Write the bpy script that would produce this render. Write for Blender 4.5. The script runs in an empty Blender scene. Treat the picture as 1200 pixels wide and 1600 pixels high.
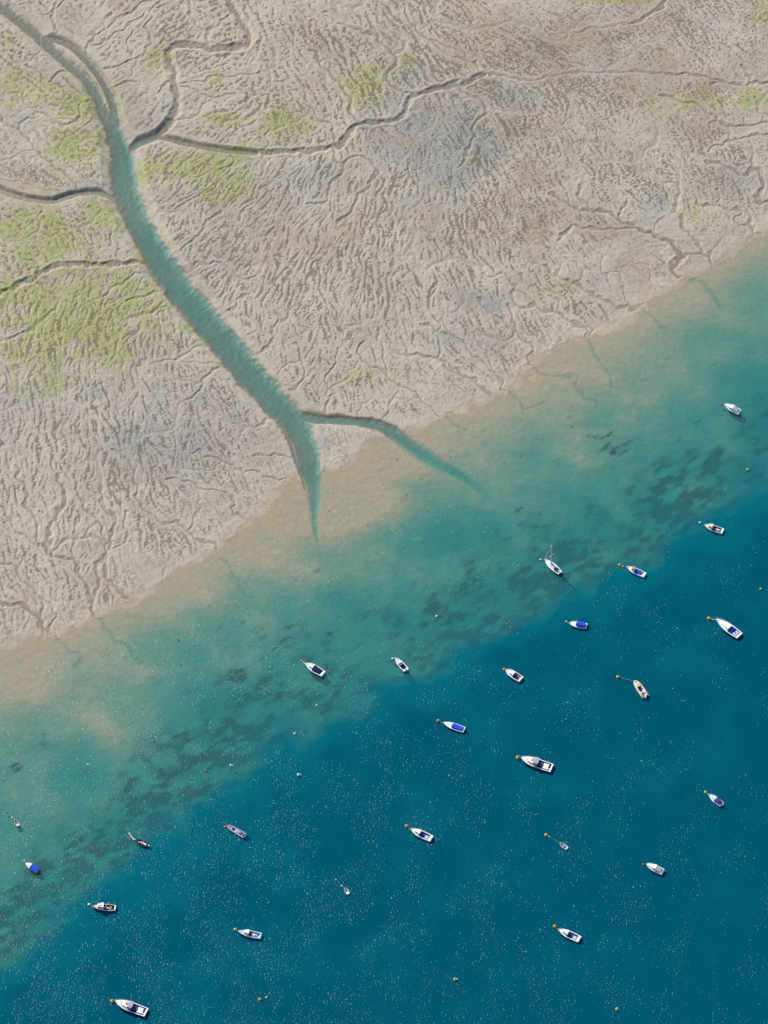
import bpy, math, random, heapq
import numpy as np
from mathutils import Vector, Matrix

sc = bpy.context.scene
COL = sc.collection

# ------------------------------------------------------------------ camera
TILT = math.radians(38.0)
VF = math.radians(10.0)
PXM = 0.2                                   # metres per photo pixel at the aim point
DIST = 800 * PXM / math.tan(VF / 2)
cam_d = bpy.data.cameras.new("camera")
cam = bpy.data.objects.new("camera", cam_d)
COL.objects.link(cam)
cam_d.sensor_fit = 'VERTICAL'
cam_d.angle = VF
cam_d.clip_start = 10.0
cam_d.clip_end = 40000.0
EYE0 = Vector((0.0, -DIST * math.sin(TILT), DIST * math.cos(TILT)))   # where the photograph was taken from
cam.location = EYE0
cam.rotation_euler = (TILT, 0.0, 0.0)
sc.camera = cam

# ------------------------------------------------------------------ world, sun, exposure
SUN_EL = math.radians(40.0)
SUN_AZ = math.radians(-39.0)                # clockwise from +Y (top of the picture)
world = bpy.data.worlds.new("World")
sc.world = world
world.use_nodes = True
wn = world.node_tree.nodes
wl = world.node_tree.links
sky = wn.new('ShaderNodeTexSky')
sky.sky_type = 'NISHITA'
sky.sun_disc = False
sky.sun_elevation = SUN_EL
sky.sun_rotation = SUN_AZ % (2 * math.pi)
sky.air_density = 1.0
sky.dust_density = 1.0
wl.new(sky.outputs[0], wn['Background'].inputs['Color'])
wn['Background'].inputs['Strength'].default_value = 0.10
sun_d = bpy.data.lights.new("sun", 'SUN')
sun_d.energy = 3.6
sun_d.angle = math.radians(0.5)
sun_d.color = (1.0, 0.955, 0.89)
sun = bpy.data.objects.new("sun", sun_d)
COL.objects.link(sun)
to_sun = Vector((math.cos(SUN_EL) * math.sin(SUN_AZ), math.cos(SUN_EL) * math.cos(SUN_AZ), math.sin(SUN_EL)))
sun.rotation_euler = to_sun.to_track_quat('Z', 'Y').to_euler()
sun.location = to_sun * 500
sc.view_settings.view_transform = 'Standard'
sc.view_settings.look = 'None'
sc.view_settings.gamma = 1.0
sc.view_settings.exposure = 0.36
sc.cycles.use_denoising = False
sc.cycles.max_bounces = 6
sc.cycles.transparent_max_bounces = 8
sc.cycles.caustics_reflective = False
sc.cycles.caustics_refractive = False


def at(u, v, z=0.0):
    """photo pixel (1200 x 1600) -> the point of the place at height z"""
    k = math.tan(VF / 2) / 800.0
    xc, yc = (u - 600) * k, (800 - v) * k
    s, c = math.sin(TILT), math.cos(TILT)
    d = Vector((xc, yc * c + s, yc * s - c))
    o = EYE0
    t = (z - o.z) / d.z
    return Vector((o.x + d.x * t, o.y + d.y * t, z))


def gpts(pts, z=0.0):
    return np.array([at(u, v, z)[:2] for u, v in pts])


# ------------------------------------------------------------------ survey grid of the estuary
DX, DY = 0.26, 0.29
gx = np.arange(-142, 142.01, DX)
gy = np.arange(-228, 250.01, DY)
NX, NY = len(gx), len(gy)
X, Y = np.meshgrid(gx, gy)                  # (NY, NX)
X = X.astype(np.float32); Y = Y.astype(np.float32)
rng = np.random.default_rng(7)
kx = np.fft.rfftfreq(NX, DX)[None, :]
ky = np.fft.fftfreq(NY, DY)[:, None]
KR = np.sqrt(kx ** 2 + ky ** 2)


def norm(a):
    a = a - a.mean()
    return (a / a.std()).astype(np.float32)


def filt(a, H):
    return np.fft.irfft2(np.fft.rfft2(a) * H, s=(NY, NX)).astype(np.float32)


def band(period, width=0.45, src=None):
    a = rng.standard_normal((NY, NX)) if src is None else src
    H = np.exp(-(np.log(np.maximum(KR, 1e-5) * period) / width) ** 2)
    H[0, 0] = 0
    return norm(filt(a, H))


def cloud(period, rough=1.0):
    """fractal noise whose coarsest features are about `period` metres"""
    a = rng.standard_normal((NY, NX))
    H = 1.0 / (1.0 + (KR * period) ** 2) ** (0.5 + 0.5 * rough)
    H[0, 0] = 0
    return norm(filt(a, H))


def blur(a, s):
    return filt(a, np.exp(-2 * (math.pi * KR * s) ** 2))


def sstep(a, b, x):
    t = np.clip((x - a) / (b - a), 0, 1)
    return t * t * (3 - 2 * t)


def bilin(a, fx, fy):
    fx = np.clip(fx, 0, NX - 1.001); fy = np.clip(fy, 0, NY - 1.001)
    ix = fx.astype(np.int32); iy = fy.astype(np.int32)
    tx = fx - ix; ty = fy - iy
    f = a.ravel()
    i0 = iy * NX + ix
    return ((f[i0] * (1 - tx) + f[i0 + 1] * tx) * (1 - ty) + (f[i0 + NX] * (1 - tx) + f[i0 + NX + 1] * tx) * ty)


def smooth_line(pts, n=5):
    P = np.array(pts, float)
    if len(P) < 3:
        return P
    E = np.vstack([2 * P[0] - P[1], P, 2 * P[-1] - P[-2]])
    out = []
    for i in range(1, len(E) - 2):
        p0, p1, p2, p3 = E[i - 1], E[i], E[i + 1], E[i + 2]
        for k in range(n):
            t = k / n
            out.append(0.5 * ((2 * p1) + (-p0 + p2) * t + (2 * p0 - 5 * p1 + 4 * p2 - p3) * t * t + (-p0 + 3 * p1 - 3 * p2 + p3) * t ** 3))
    out.append(P[-1])
    return np.array(out)


WX = band(9.0, 0.7); WY = band(9.0, 0.7)
WX2 = band(3.5, 0.6); WY2 = band(3.5, 0.6)
Xw = X + 0.35 * WX + 0.16 * WX2
Yw = Y + 0.35 * WY + 0.16 * WY2


def line_field(G, vals, reach, wobble=True):
    """distance to a polyline (metres) and values interpolated along it, inside a window of `reach` metres.
    returns slices, distance, value arrays"""
    x0, y0 = G.min(0) - reach; x1, y1 = G.max(0) + reach
    i0 = max(0, int((x0 - gx[0]) / DX)); i1 = min(NX, int((x1 - gx[0]) / DX) + 2)
    j0 = max(0, int((y0 - gy[0]) / DY)); j1 = min(NY, int((y1 - gy[0]) / DY) + 2)
    if i1 <= i0 or j1 <= j0:
        return None
    D = np.full((j1 - j0, i1 - i0), 1e6, np.float32)
    V = np.zeros((vals.shape[1], j1 - j0, i1 - i0), np.float32)
    sx, sy = (Xw, Yw) if wobble else (X, Y)
    for k in range(len(G) - 1):
        a, b = G[k], G[k + 1]
        lo = np.minimum(a, b) - reach; hi = np.maximum(a, b) + reach
        p0 = max(i0, int((lo[0] - gx[0]) / DX)); p1 = min(i1, int((hi[0] - gx[0]) / DX) + 2)
        q0 = max(j0, int((lo[1] - gy[0]) / DY)); q1 = min(j1, int((hi[1] - gy[0]) / DY) + 2)
        if p1 <= p0 or q1 <= q0:
            continue
        xs = sx[q0:q1, p0:p1]; ys = sy[q0:q1, p0:p1]
        d = b - a; L2 = float(d @ d) + 1e-9
        t = np.clip(((xs - a[0]) * d[0] + (ys - a[1]) * d[1]) / L2, 0, 1)
        dd = np.hypot(xs - a[0] - t * d[0], ys - a[1] - t * d[1])
        sub = (slice(q0 - j0, q1 - j0), slice(p0 - i0, p1 - i0))
        m = dd < D[sub]
        D[sub][m] = dd[m]
        for c in range(vals.shape[1]):
            vv = vals[k, c] + t * (vals[k + 1, c] - vals[k, c])
            V[c][sub][m] = vv[m]
    return (slice(j0, j1), slice(i0, i1)), D, V


# ------------------------------------------------------------------ shoreline and drop-off
SHORE = [(-120, 1058), (-40, 1034), (0, 1017), (40, 1005), (95, 993), (150, 968), (210, 944), (240, 930), (270, 905), (300, 884), (335, 866), (365, 842),
         (390, 822), (418, 796), (440, 768), (462, 748), (500, 738), (520, 738), (540, 738), (560, 715), (592, 684), (640, 676), (690, 656), (730, 640), (770, 625), (800, 609),
         (830, 598), (843, 567), (862, 553), (920, 529), (967, 518), (1000, 497), (1006, 480), (1033, 462), (1067, 450), (1083, 433),
         (1117, 420), (1150, 396), (1200, 366), (1260, 332), (1330, 290)]
DROP = [(-120, 1600), (-40, 1555), (0, 1528), (50, 1488), (110, 1432), (170, 1385), (240, 1330), (300, 1282), (350, 1240), (410, 1196), (480, 1150), (540, 1120), (600, 1088), (680, 1052), (750, 1012),
        (820, 972), (880, 945), (950, 905), (1010, 872), (1060, 848), (1110, 815), (1160, 790), (1200, 770), (1260, 735), (1330, 700)]
shore_g = smooth_line(gpts(SHORE), 3)
drop_g = smooth_line(gpts(DROP), 3)


def signed(line, reach=400.0):
    step = 4                                 # coarse distance, then refined by bilinear upsampling
    xs = X[::step, ::step]; ys = Y[::step, ::step]
    D = np.full(xs.shape, 1e6)
    for a, b in zip(line[:-1], line[1:]):
        d = b - a
        t = np.clip(((xs - a[0]) * d[0] + (ys - a[1]) * d[1]) / (d @ d + 1e-9), 0, 1)
        D = np.minimum(D, np.hypot(xs - a[0] - t * d[0], ys - a[1] - t * d[1]))
    o = np.argsort(line[:, 0])
    yl = np.interp(xs, line[o, 0], line[o, 1])
    D = np.where(ys > yl, D, -D)
    fx = np.arange(NX) / step; fy = np.arange(NY) / step
    ix = np.minimum(fx.astype(int), D.shape[1] - 2); iy = np.minimum(fy.astype(int), D.shape[0] - 2)
    tx = np.clip(fx - ix, 0, 1)[None, :]; ty = np.clip(fy - iy, 0, 1)[:, None]
    A = D[np.ix_(iy, ix)]; B = D[np.ix_(iy, ix + 1)]; C = D[np.ix_(iy + 1, ix)]; E = D[np.ix_(iy + 1, ix + 1)]
    return ((A * (1 - tx) + B * tx) * (1 - ty) + (C * (1 - tx) + E * tx) * ty).astype(np.float32)


ds = signed(shore_g) + 0.55 * band(9.0, 0.6) + 0.10 * band(2.2, 0.5)
dd = signed(drop_g) + 1.6 * band(26.0, 0.6) + 0.45 * band(8.0, 0.5)


def blob(u, v, ru, rv, ang=0.0):
    c = at(u, v)
    ca, sa = math.cos(math.radians(ang)), math.sin(math.radians(ang))
    px = (X - c.x) / PXM; py = (Y - c.y) * math.cos(TILT) / PXM
    a = px * ca + py * sa; b = -px * sa + py * ca
    return np.exp(-((a / ru) ** 2 + (b / rv) ** 2)).astype(np.float32)


def blobs(lst):
    r = np.zeros((NY, NX), np.float32)
    for e in lst:
        r = np.maximum(r, blob(*e[:4], *(e[5:6] or (0,))) * e[4])
    return r


# ------------------------------------------------------------------ the flow of the rills over the mud
# control points: photo pixel, direction of the rills in the picture (dx, dy down), anisotropy 0..1, coarse 0..1
FLOW = [((60, 640), (.10, 1), 1, .25), ((180, 600), (.12, 1), 1, .2), ((300, 640), (.35, 1), .9, .15), ((380, 680), (.6, 1), .6, 0),
        ((60, 850), (.25, 1), .9, .35), ((160, 800), (.1, 1), .9, .3), ((300, 850), (.6, 1), .5, .1), ((100, 500), (-.15, 1), .9, .45),
        ((180, 470), (-.35, 1), .8, .35), ((60, 340), (.8, .5), .4, .6), ((130, 230), (.8, .8), .4, .8), ((40, 150), (.9, .7), .3, .9),
        ((60, 60), (.9, .7), .5, 1), ((200, 60), (-1, .9), .9, 1), ((230, 130), (-.7, 1), .7, 1), ((330, 150), (-.9, .4), .4, .8), ((330, 110), (-1, .3), .4, .8),
        ((430, 120), (.4, 1), .6, .75), ((480, 40), (.45, 1), .8, .7), ((560, 80), (.6, 1), .8, .6), ((560, 150), (.5, 1), .5, .6), ((660, 60), (.8, 1), .8, .5), ((760, 60), (1, .7), .5, .2),
        ((330, 260), (-.8, 1), .8, .5), ((400, 320), (-.65, 1), .9, .35), ((330, 350), (-.7, .8), .6, .25), ((450, 330), (-.4, 1), .95, .35), ((450, 420), (-.45, 1), 1, .3), ((550, 430), (-.25, 1), 1, .28),
        ((640, 440), (.1, 1), 1, .2), ((600, 330), (-.3, 1), .8, .3), ((700, 330), (.1, 1), .6, .15), ((680, 220), (.5, 1), .5, .1), ((720, 430), (.3, 1), .95, .15), ((800, 400), (.6, 1), .8, .1),
        ((640, 530), (.35, 1), .8, 0), ((540, 550), (.1, 1), .6, 0), ((460, 540), (.1, 1), .6, 0), ((700, 590), (.9, 1), .4, 0), ((800, 300), (.4, 1), .5, .1), ((880, 200), (.4, 1), .35, .05),
        ((1000, 200), (.5, 1), .3, 0), ((1000, 80), (.8, .6), .35, 0), ((1120, 80), (.6, .8), .3, 0), ((1150, 170), (.3, 1), .4, .1), ((1150, 300), (.3, 1), .3, 0), ((900, 400), (.8, 1), .6, 0), ((1000, 420), (.8, 1), .4, 0), ((880, 60), (1, .5), .4, 0)]
ws = np.zeros((NY, NX), np.float32); cx = ws.copy(); cy = ws.copy(); an = ws.copy(); co = ws.copy()
st = 8
Xs, Ys = X[::st, ::st], Y[::st, ::st]
accs = [np.zeros(Xs.shape) for _ in range(5)]
for (u, v), (fx_, fy_), a_, c_ in FLOW:
    p = at(u, v)
    L = math.hypot(fx_, fy_); th = 2 * math.atan2(-fy_ / L / math.cos(TILT), fx_ / L)
    w = np.exp(-(((Xs - p.x) ** 2 + ((Ys - p.y) * .8) ** 2) / 16.0 ** 2)) + 1e-7 / (1 + (Xs - p.x) ** 2 + (Ys - p.y) ** 2)
    for q, val in zip(accs, (1, math.cos(th), math.sin(th), a_, c_)):
        q += w * val


def up(a):
    fx = np.minimum(np.arange(NX) / st, a.shape[1] - 1.001); fy = np.minimum(np.arange(NY) / st, a.shape[0] - 1.001)
    ix = fx.astype(int); iy = fy.astype(int); tx = (fx - ix)[None]; ty = (fy - iy)[:, None]
    return ((a[np.ix_(iy, ix)] * (1 - tx) + a[np.ix_(iy, ix + 1)] * tx) * (1 - ty) + (a[np.ix_(iy + 1, ix)] * (1 - tx) + a[np.ix_(iy + 1, ix + 1)] * tx) * ty).astype(np.float32)


ang = 0.5 * np.arctan2(up(accs[2]), up(accs[1])) + 0.22 * band(16.0, .6)
aniso = np.clip(up(accs[3] / accs[0]), 0, 1)
coarse = np.clip(up(accs[4] / accs[0]) + .08 * band(30.0, .6), 0, 1)
dirx = np.cos(ang); diry = np.sin(ang)


def lic(reach, n):
    src = blur(rng.standard_normal((NY, NX)), 0.22)
    acc = np.zeros((NY, NX), np.float32)
    J, I = np.meshgrid(np.arange(NY, dtype=np.float32), np.arange(NX, dtype=np.float32), indexing='ij')
    for k in range(-n, n + 1):
        s = reach * k / n
        wgt = math.exp(-(2.0 * k / n) ** 2 / 2)
        acc += wgt * bilin(src, I + s * dirx / DX, J + s * diry / DY)
    return acc


L1 = lic(2.8, 8)
L2 = lic(4.6, 9)
fine = norm(band(1.55, .68, L1))
big = norm(band(2.6, .7, L2))
iso = band(1.35, .52)
isob = band(2.8, .6)
wide = norm(band(5.0, .6, L1))
f_f = norm(fine * (0.25 + 0.75 * aniso) + iso * (1.0 - 0.52 * aniso) + .5 * wide * aniso + .35 * band(4.5, .6))
f_c = norm(big * (0.25 + 0.75 * aniso) + isob * (0.9 - 0.5 * aniso) + .3 * iso)
tiny = norm(band(1.15, .5) + .7 * band(1.8, .5) + .5 * fine + .45 * band(4.0, .6))
flat = np.clip(1 - 1.45 * aniso, 0, 1) * (1 - coarse)
f_f = norm(f_f * (1 - flat) + tiny * flat)
F = (f_f * (1 - coarse) + f_c * coarse) / np.sqrt((1 - coarse) ** 2 + coarse ** 2)
F = blur(F, .12)
groove = np.exp(-(norm(band(6.5, .55, L2)) / 0.09) ** 2) * sstep(-.3, .6, cloud(18.0))
pits = sstep(1.9, 2.4, band(.95, .3))

# ------------------------------------------------------------------ creeks that hold water: (u, v, width px, bed height m)
WET = [
    [(-45, -30, 18, -.16), (-10, 3, 19, -.16), (20, 25, 19, -.16), (43, 43, 20, -.17), (73, 70, 19, -.18), (93, 90, 16, -.2), (113, 107, 15, -.22), (137, 128, 16, -.26), (151, 150, 18, -.32), (164, 178, 22, -.42), (178, 208, 29, -.55), (190, 240, 37, -.7),
     (193, 268, 45, -.8), (198, 300, 46, -.85), (214, 342, 43, -.95), (236, 384, 44, -1.05), (265, 430, 51, -1.1), (300, 476, 53, -1.15), (342, 525, 53, -1.15), (385, 577, 51, -1.15), (424, 622, 50, -1.15), (452, 650, 46, -1.1),
     (472, 680, 42, -1.0), (482, 712, 38, -.9), (488, 745, 30, -.85), (492, 780, 20, -.75), (492, 812, 14, -.65), (497, 846, 11, -.5), (505, 880, 14, -.35), (515, 920, 20, -.2)],
    [(70, 60, 9, -.12), (86, 63, 10, -.12), (110, 73, 10, -.12), (130, 89, 11, -.14), (150, 112, 12, -.17), (165, 135, 13, -.22), (176, 160, 15, -.28), (182, 195, 18, -.4)],
    [(462, 650, 22, -1.0), (500, 655, 18, -.85), (540, 657, 17, -.8), (580, 662, 20, -.85), (615, 677, 24, -.95), (648, 701, 28, -1.0), (680, 722, 30, -1.05), (712, 738, 26, -1.1), (742, 757, 22, -1.1), (765, 778, 26, -.95)],
    [(198, 236, 18, -.5), (215, 226, 14, -.4), (240, 216, 13, -.25), (252, 208, 11, -.12), (266, 192, 11, -.05)],
    [(250, 215, 9, -.12), (290, 225, 8, -.06), (340, 235, 8, -.04), (400, 241, 7, -.03)],
    [(180, 312, 9, -.35), (157, 303, 8, -.2), (133, 303, 8, -.1), (108, 308, 8, -.06), (83, 316, 8, -.04), (50, 313, 8, -.03), (20, 306, 8, -.02), (-10, 294, 8, -.02)],
    [(440, 662, 10, -.25), (455, 690, 9, -.3), (462, 712, 9, -.3), (470, 735, 7, -.3), (478, 765, 6, -.5)],
]
# ------------------------------------------------------------------ drying creeks and rills: width px, depth m, then photo pixels
DRY = [
    (11, .75, [(352, -15), (356, 0), (372, 27), (388, 58), (383, 74), (350, 78), (320, 77), (290, 72), (269, 79), (265, 95), (272, 125), (277, 155), (273, 180), (260, 200), (243, 215)]),
    (4, .3, [(298, 0), (295, 20), (308, 42), (322, 52), (323, 70)]), (4, .3, [(356, 27), (340, 40), (325, 53)]),
    (9, .7, [(340, 235), (400, 241), (460, 239), (520, 233), (543, 215), (560, 198), (600, 193), (628, 185), (640, 160), (660, 148), (700, 137), (735, 130), (753, 118)]),
    (5, .35, [(753, 118), (745, 106), (735, 97), (710, 95), (690, 80), (660, 55), (640, 35), (630, 10)]),
    (4, .25, [(735, 97), (722, 84), (690, 72), (665, 58)]),
    (6, .4, [(645, 150), (622, 141), (603, 129), (608, 115), (622, 100), (610, 85), (587, 62), (560, 47), (530, 40)]),
    (4, .3, [(617, 88), (632, 78), (627, 63), (600, 43), (585, 25)]),
    (6, .4, [(565, 195), (548, 180), (549, 163), (537, 143), (523, 127), (503, 103), (485, 80)]),
    (4, .3, [(525, 228), (523, 212), (517, 198), (488, 188)]),
    (5, .4, [(522, 236), (521, 250), (535, 260), (545, 256), (553, 247), (570, 250), (586, 262), (588, 275), (575, 292), (560, 312), (545, 336), (530, 350)]),
    (4, .3, [(535, 262), (537, 273), (525, 279), (515, 296), (507, 318), (480, 322)]),
    (5, .3, [(712, 139), (735, 152), (757, 165), (757, 180), (742, 196), (737, 222), (730, 242), (718, 265)]),
    (5, .22, [(754, 117), (790, 121), (830, 128), (870, 118), (930, 115), (980, 115), (1040, 118)]),
    (6, .4, [(1050, -10), (1042, 2), (1032, 14), (1015, 25), (990, 38)]), (4, .2, [(990, 38), (960, 42), (920, 48), (880, 56)]),
    (5, .4, [(1215, 129), (1180, 133), (1150, 134), (1125, 130), (1100, 122), (1075, 119), (1040, 117)]), (3, .25, [(1175, 132), (1170, 120), (1160, 106)]), (3, .25, [(1130, 130), (1112, 134)]),
    (5, .35, [(1215, 189), (1185, 196), (1150, 199), (1125, 193), (1110, 180), (1090, 167), (1055, 156), (1030, 150)]), (3, .25, [(1118, 190), (1105, 201)]), (3, .2, [(1190, 195), (1190, 180), (1182, 170)]),
    (5, .35, [(1210, 308), (1197, 317), (1186, 317), (1180, 308), (1190, 300), (1193, 288), (1189, 272), (1180, 265), (1172, 270), (1163, 277), (1150, 272), (1130, 258), (1105, 255)]),
    (3.5, .25, [(1215, 212), (1180, 212), (1150, 218), (1115, 230), (1108, 238)]),
    (4, .3, [(1190, 367), (1178, 366), (1178, 358), (1168, 350), (1153, 352), (1151, 343), (1158, 335), (1152, 326), (1132, 326), (1110, 322), (1092, 319), (1084, 300)]), (3, .25, [(1118, 322), (1124, 308), (1120, 297)]), (3, .2, [(1183, 266), (1192, 285)]),
    (8, .5, [(1060, 433), (1053, 424), (1055, 413), (1066, 401), (1060, 390), (1040, 378), (1020, 367), (1000, 360)]), (6, .4, [(1000, 360), (970, 346), (950, 334), (925, 330), (900, 328), (880, 318), (862, 305)]),
    (5, .3, [(1003, 360), (960, 361), (930, 360), (905, 356), (887, 362), (875, 375)]), (4, .3, [(905, 292), (908, 311), (925, 329)]), (3, .25, [(888, 305), (890, 322)]), (4, .3, [(979, 313), (975, 325), (968, 335), (971, 343)]),
    (3, .2, [(1037, 338), (1028, 350), (1022, 362)]), (3, .2, [(890, 340), (891, 352), (905, 356)]),
    (4, .35, [(1003, 483), (985, 485), (980, 476), (972, 482), (955, 478), (943, 464), (930, 463), (915, 455), (902, 442), (880, 436), (866, 426), (853, 416)]),
    (3, .2, [(955, 450), (945, 430), (940, 415), (943, 405), (938, 395)]), (3, .2, [(905, 442), (908, 425), (900, 412), (880, 405)]),
    (4, .35, [(920, 527), (906, 508), (886, 497), (873, 487), (848, 487), (842, 477), (825, 467), (806, 455), (798, 440)]), (2.5, .2, [(873, 487), (872, 475), (860, 462)]),
    (4, .35, [(833, 568), (825, 560), (832, 545), (820, 533), (804, 513), (800, 490), (793, 478)]), (3, .25, [(812, 525), (796, 510), (775, 493), (760, 482), (748, 467)]),
    (4, .35, [(790, 610), (783, 610), (787, 597), (773, 582), (758, 570), (747, 563), (731, 550), (723, 533), (710, 527), (690, 523), (673, 510), (660, 505)]), (3, .2, [(708, 526), (698, 512), (692, 498)]), (3, .2, [(770, 575), (752, 540), (738, 520)]),
    (3.5, .3, [(772, 624), (760, 613), (748, 600), (746, 592), (727, 590), (713, 577), (687, 562), (663, 558), (640, 553), (630, 543), (630, 530)]),
    (4, .3, [(697, 654), (683, 648), (673, 637), (653, 620), (620, 600), (607, 587), (587, 577), (563, 560), (560, 548), (566, 535)]), (3, .25, [(607, 587), (599, 570), (602, 553), (593, 532), (590, 515)]),
    (3, .25, [(452, 613), (468, 602), (477, 588), (472, 560), (462, 540)]), (3, .25, [(511, 646), (510, 630), (517, 618), (523, 612), (506, 598), (512, 585), (525, 570), (528, 548)]),
    (3, .3, [(398, 553), (412, 547), (422, 538), (427, 518), (435, 500)]),
    (5, .4, [(-15, 163), (0, 180), (13, 200), (33, 208), (50, 228), (67, 248), (93, 267), (113, 283), (123, 299)]), (3, .25, [(28, 206), (40, 192), (55, 186)]),
    (3, .2, [(55, 240), (35, 240), (15, 252), (0, 255)]), (3, .2, [(0, 283), (40, 290), (75, 300), (105, 304)]),
    (8, .65, [(-15, 466), (0, 463), (17, 452), (43, 442), (67, 428), (87, 418), (117, 416), (167, 417), (207, 412), (230, 412), (246, 420)]),
    (5, .3, [(58, 443), (73, 456), (88, 467), (89, 480), (77, 495), (57, 511), (40, 522), (7, 533), (-10, 542)]), (3.5, .25, [(67, 427), (58, 413), (38, 407), (30, 398)]), (3, .25, [(14, 452), (5, 444)]),
    (3.5, .35, [(77, 133), (90, 118), (107, 112)]), (3.5, .35, [(133, 196), (147, 188), (161, 187)]), (3, .2, [(133, 196), (110, 190), (85, 188)]), (4, .4, [(90, 5), (82, 20), (85, 43), (88, 62)]), (3, .25, [(82, 20), (97, 8), (110, -5)]),
    (4, .35, [(128, 84), (143, 67), (163, 51), (187, 31), (215, 14), (235, 0)]), (3.5, .3, [(143, 75), (175, 60), (200, 42), (222, 25)]),
    (4, .35, [(157, 112), (187, 103), (213, 93), (230, 80), (234, 66), (229, 48), (240, 30)]), (3.5, .3, [(205, 95), (202, 82), (199, 66), (208, 52)]),
    (3, .25, [(178, 139), (195, 133), (210, 128)]), (3, .25, [(285, 133), (305, 130), (333, 125), (370, 121), (405, 116)]), (3, .25, [(284, 141), (300, 143), (317, 149), (345, 155), (367, 148)]), (3.5, .35, [(271, 131), (255, 136), (248, 147)]),
    (3, .3, [(278, 398), (290, 386), (302, 378), (315, 362), (322, 350), (347, 333)]), (3, .3, [(358, 238), (366, 250), (365, 258), (345, 266)]),
    (3, .35, [(351, 489), (362, 483), (372, 482), (374, 468), (387, 462)]), (3, .25, [(300, 426), (315, 418), (330, 412)]), (3, .2, [(383, 528), (400, 520)]),
    (3, .3, [(259, 453), (245, 457), (230, 464), (200, 473)]), (3, .25, [(279, 481), (262, 481), (247, 485), (230, 492), (207, 500)]), (2.5, .2, [(345, 570), (300, 568), (267, 563), (233, 573)]), (2.5, .2, [(168, 248), (150, 247), (138, 252)]),
    (4, .35, [(350, 871), (342, 866), (334, 851), (313, 843), (293, 830), (277, 817), (260, 820), (235, 804), (219, 790), (214, 768), (213, 752), (212, 738), (200, 723), (180, 705)]), (3, .2, [(297, 828), (302, 815), (312, 805)]),
    (3.5, .3, [(400, 822), (388, 820), (380, 808), (363, 797), (367, 784), (350, 768), (320, 766), (300, 754), (280, 752), (262, 750)]),
    (3, .3, [(467, 750), (452, 747), (440, 751), (433, 749), (415, 744), (400, 739), (380, 738), (367, 730), (343, 717), (320, 714), (313, 704), (298, 711)]),
    (2.5, .25, [(452, 716), (438, 714), (430, 712), (418, 714), (405, 710), (395, 712)]),
    (6, .45, [(147, 962), (141, 946), (138, 930), (135, 913), (123, 897), (116, 878), (100, 872), (77, 865), (62, 852)]), (5, .4, [(62, 852), (57, 832), (53, 810), (38, 788), (43, 770), (30, 748), (25, 730)]),
    (6, .4, [(74, 862), (78, 840), (83, 812), (100, 787), (98, 762), (90, 745)]), (3.5, .3, [(62, 857), (32, 837), (13, 810), (5, 795)]),
    (5, .35, [(167, 866), (163, 838), (157, 820), (140, 804), (132, 788), (121, 768), (117, 745)]), (5, .35, [(213, 945), (193, 930), (180, 913), (168, 904), (163, 887), (163, 870), (175, 853), (176, 832), (182, 813), (161, 794), (157, 760)]),
    (3, .25, [(178, 857), (200, 844), (195, 818), (200, 800)]), (4.5, .35, [(144, 934), (157, 915), (153, 890), (162, 872)]), (3, .25, [(115, 875), (115, 850), (121, 827), (123, 803)]),
    (6, .45, [(78, 991), (67, 973), (50, 957), (27, 945), (0, 945), (-15, 940)]), (3, .3, [(78, 985), (81, 975), (87, 963), (73, 940), (57, 927)]), (3, .25, [(57, 927), (35, 905), (15, 880)]),
]
# trails of silt that go on under water
SUNK = [(6, [(147, 960), (158, 970), (170, 987), (187, 1005), (205, 1015), (220, 1035)]), (6, [(78, 990), (93, 1003), (113, 1017), (127, 1027), (125, 1036), (115, 1043)]),
        (4, [(350, 870), (360, 887), (362, 898), (372, 907), (374, 920), (388, 930), (398, 932)]), (5, [(833, 568), (845, 584), (870, 589), (897, 588), (900, 603), (913, 620), (935, 630)]),
        (4, [(920, 528), (934, 560), (947, 575), (953, 590), (960, 605)]), (5, [(697, 653), (710, 662), (730, 672)]), (5, [(1003, 484), (1017, 492), (1030, 508), (1045, 518)]),
        (6, [(1060, 433), (1095, 440), (1107, 450), (1115, 462), (1130, 482)]), (5, [(797, 612), (812, 625), (820, 640), (850, 628)])]

# ------------------------------------------------------------------ heights
inland = np.maximum(ds, 0)
land = sstep(-.15, .25, ds)
tt = np.clip(-ds, 0, None) / (np.clip(-ds, 0, None) + np.clip(dd, 0, None) + 1e-3)
shelf_n = cloud(34.0, 1.2)
SHOAL = [(520, 790, 110, 55, .50), (50, 1090, 150, 50, .22, -20), (620, 720, 80, 40, .30), (600, 815, 60, 14, .25, -28), (330, 940, 140, 22, .18, -30), (880, 570, 90, 22, .2, -25), (1080, 470, 90, 25, .2, -28), (440, 880, 90, 30, .25, -20), (560, 860, 110, 35, .2, -25)]
DEEPER = [(260, 1010, 60, 35, .25, -25), (1150, 600, 90, 110, .45), (700, 830, 70, 40, .2), (400, 1010, 120, 30, .2, -25), (1180, 470, 50, 60, .3), (640, 950, 90, 40, .25)]
sea = 0.025 + 1.78 * tt ** 1.16 + 0.16 * shelf_n * sstep(.05, .5, tt) - blobs(SHOAL) * sstep(0, .2, tt) + blobs(DEEPER)
sea = np.maximum(sea, .03 + .25 * sstep(0, .1, tt) * tt)
off = np.clip(-dd, 0, None)
sea = sea + 1.1 * sstep(5.5, -.5, dd) * sstep(0, 3, -ds) + 4.6 * (1 - np.exp(-(off / 6.0) ** 1.3)) + 2.0 * (1 - np.exp(-off / 90.0))
mud_b = 0.10 + 0.95 * (1 - np.exp(-inland / 55.0))
z = np.where(ds > 0, mud_b * sstep(-.1, 1.2, ds) , -sea).astype(np.float32)
mud0 = z.copy()

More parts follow.
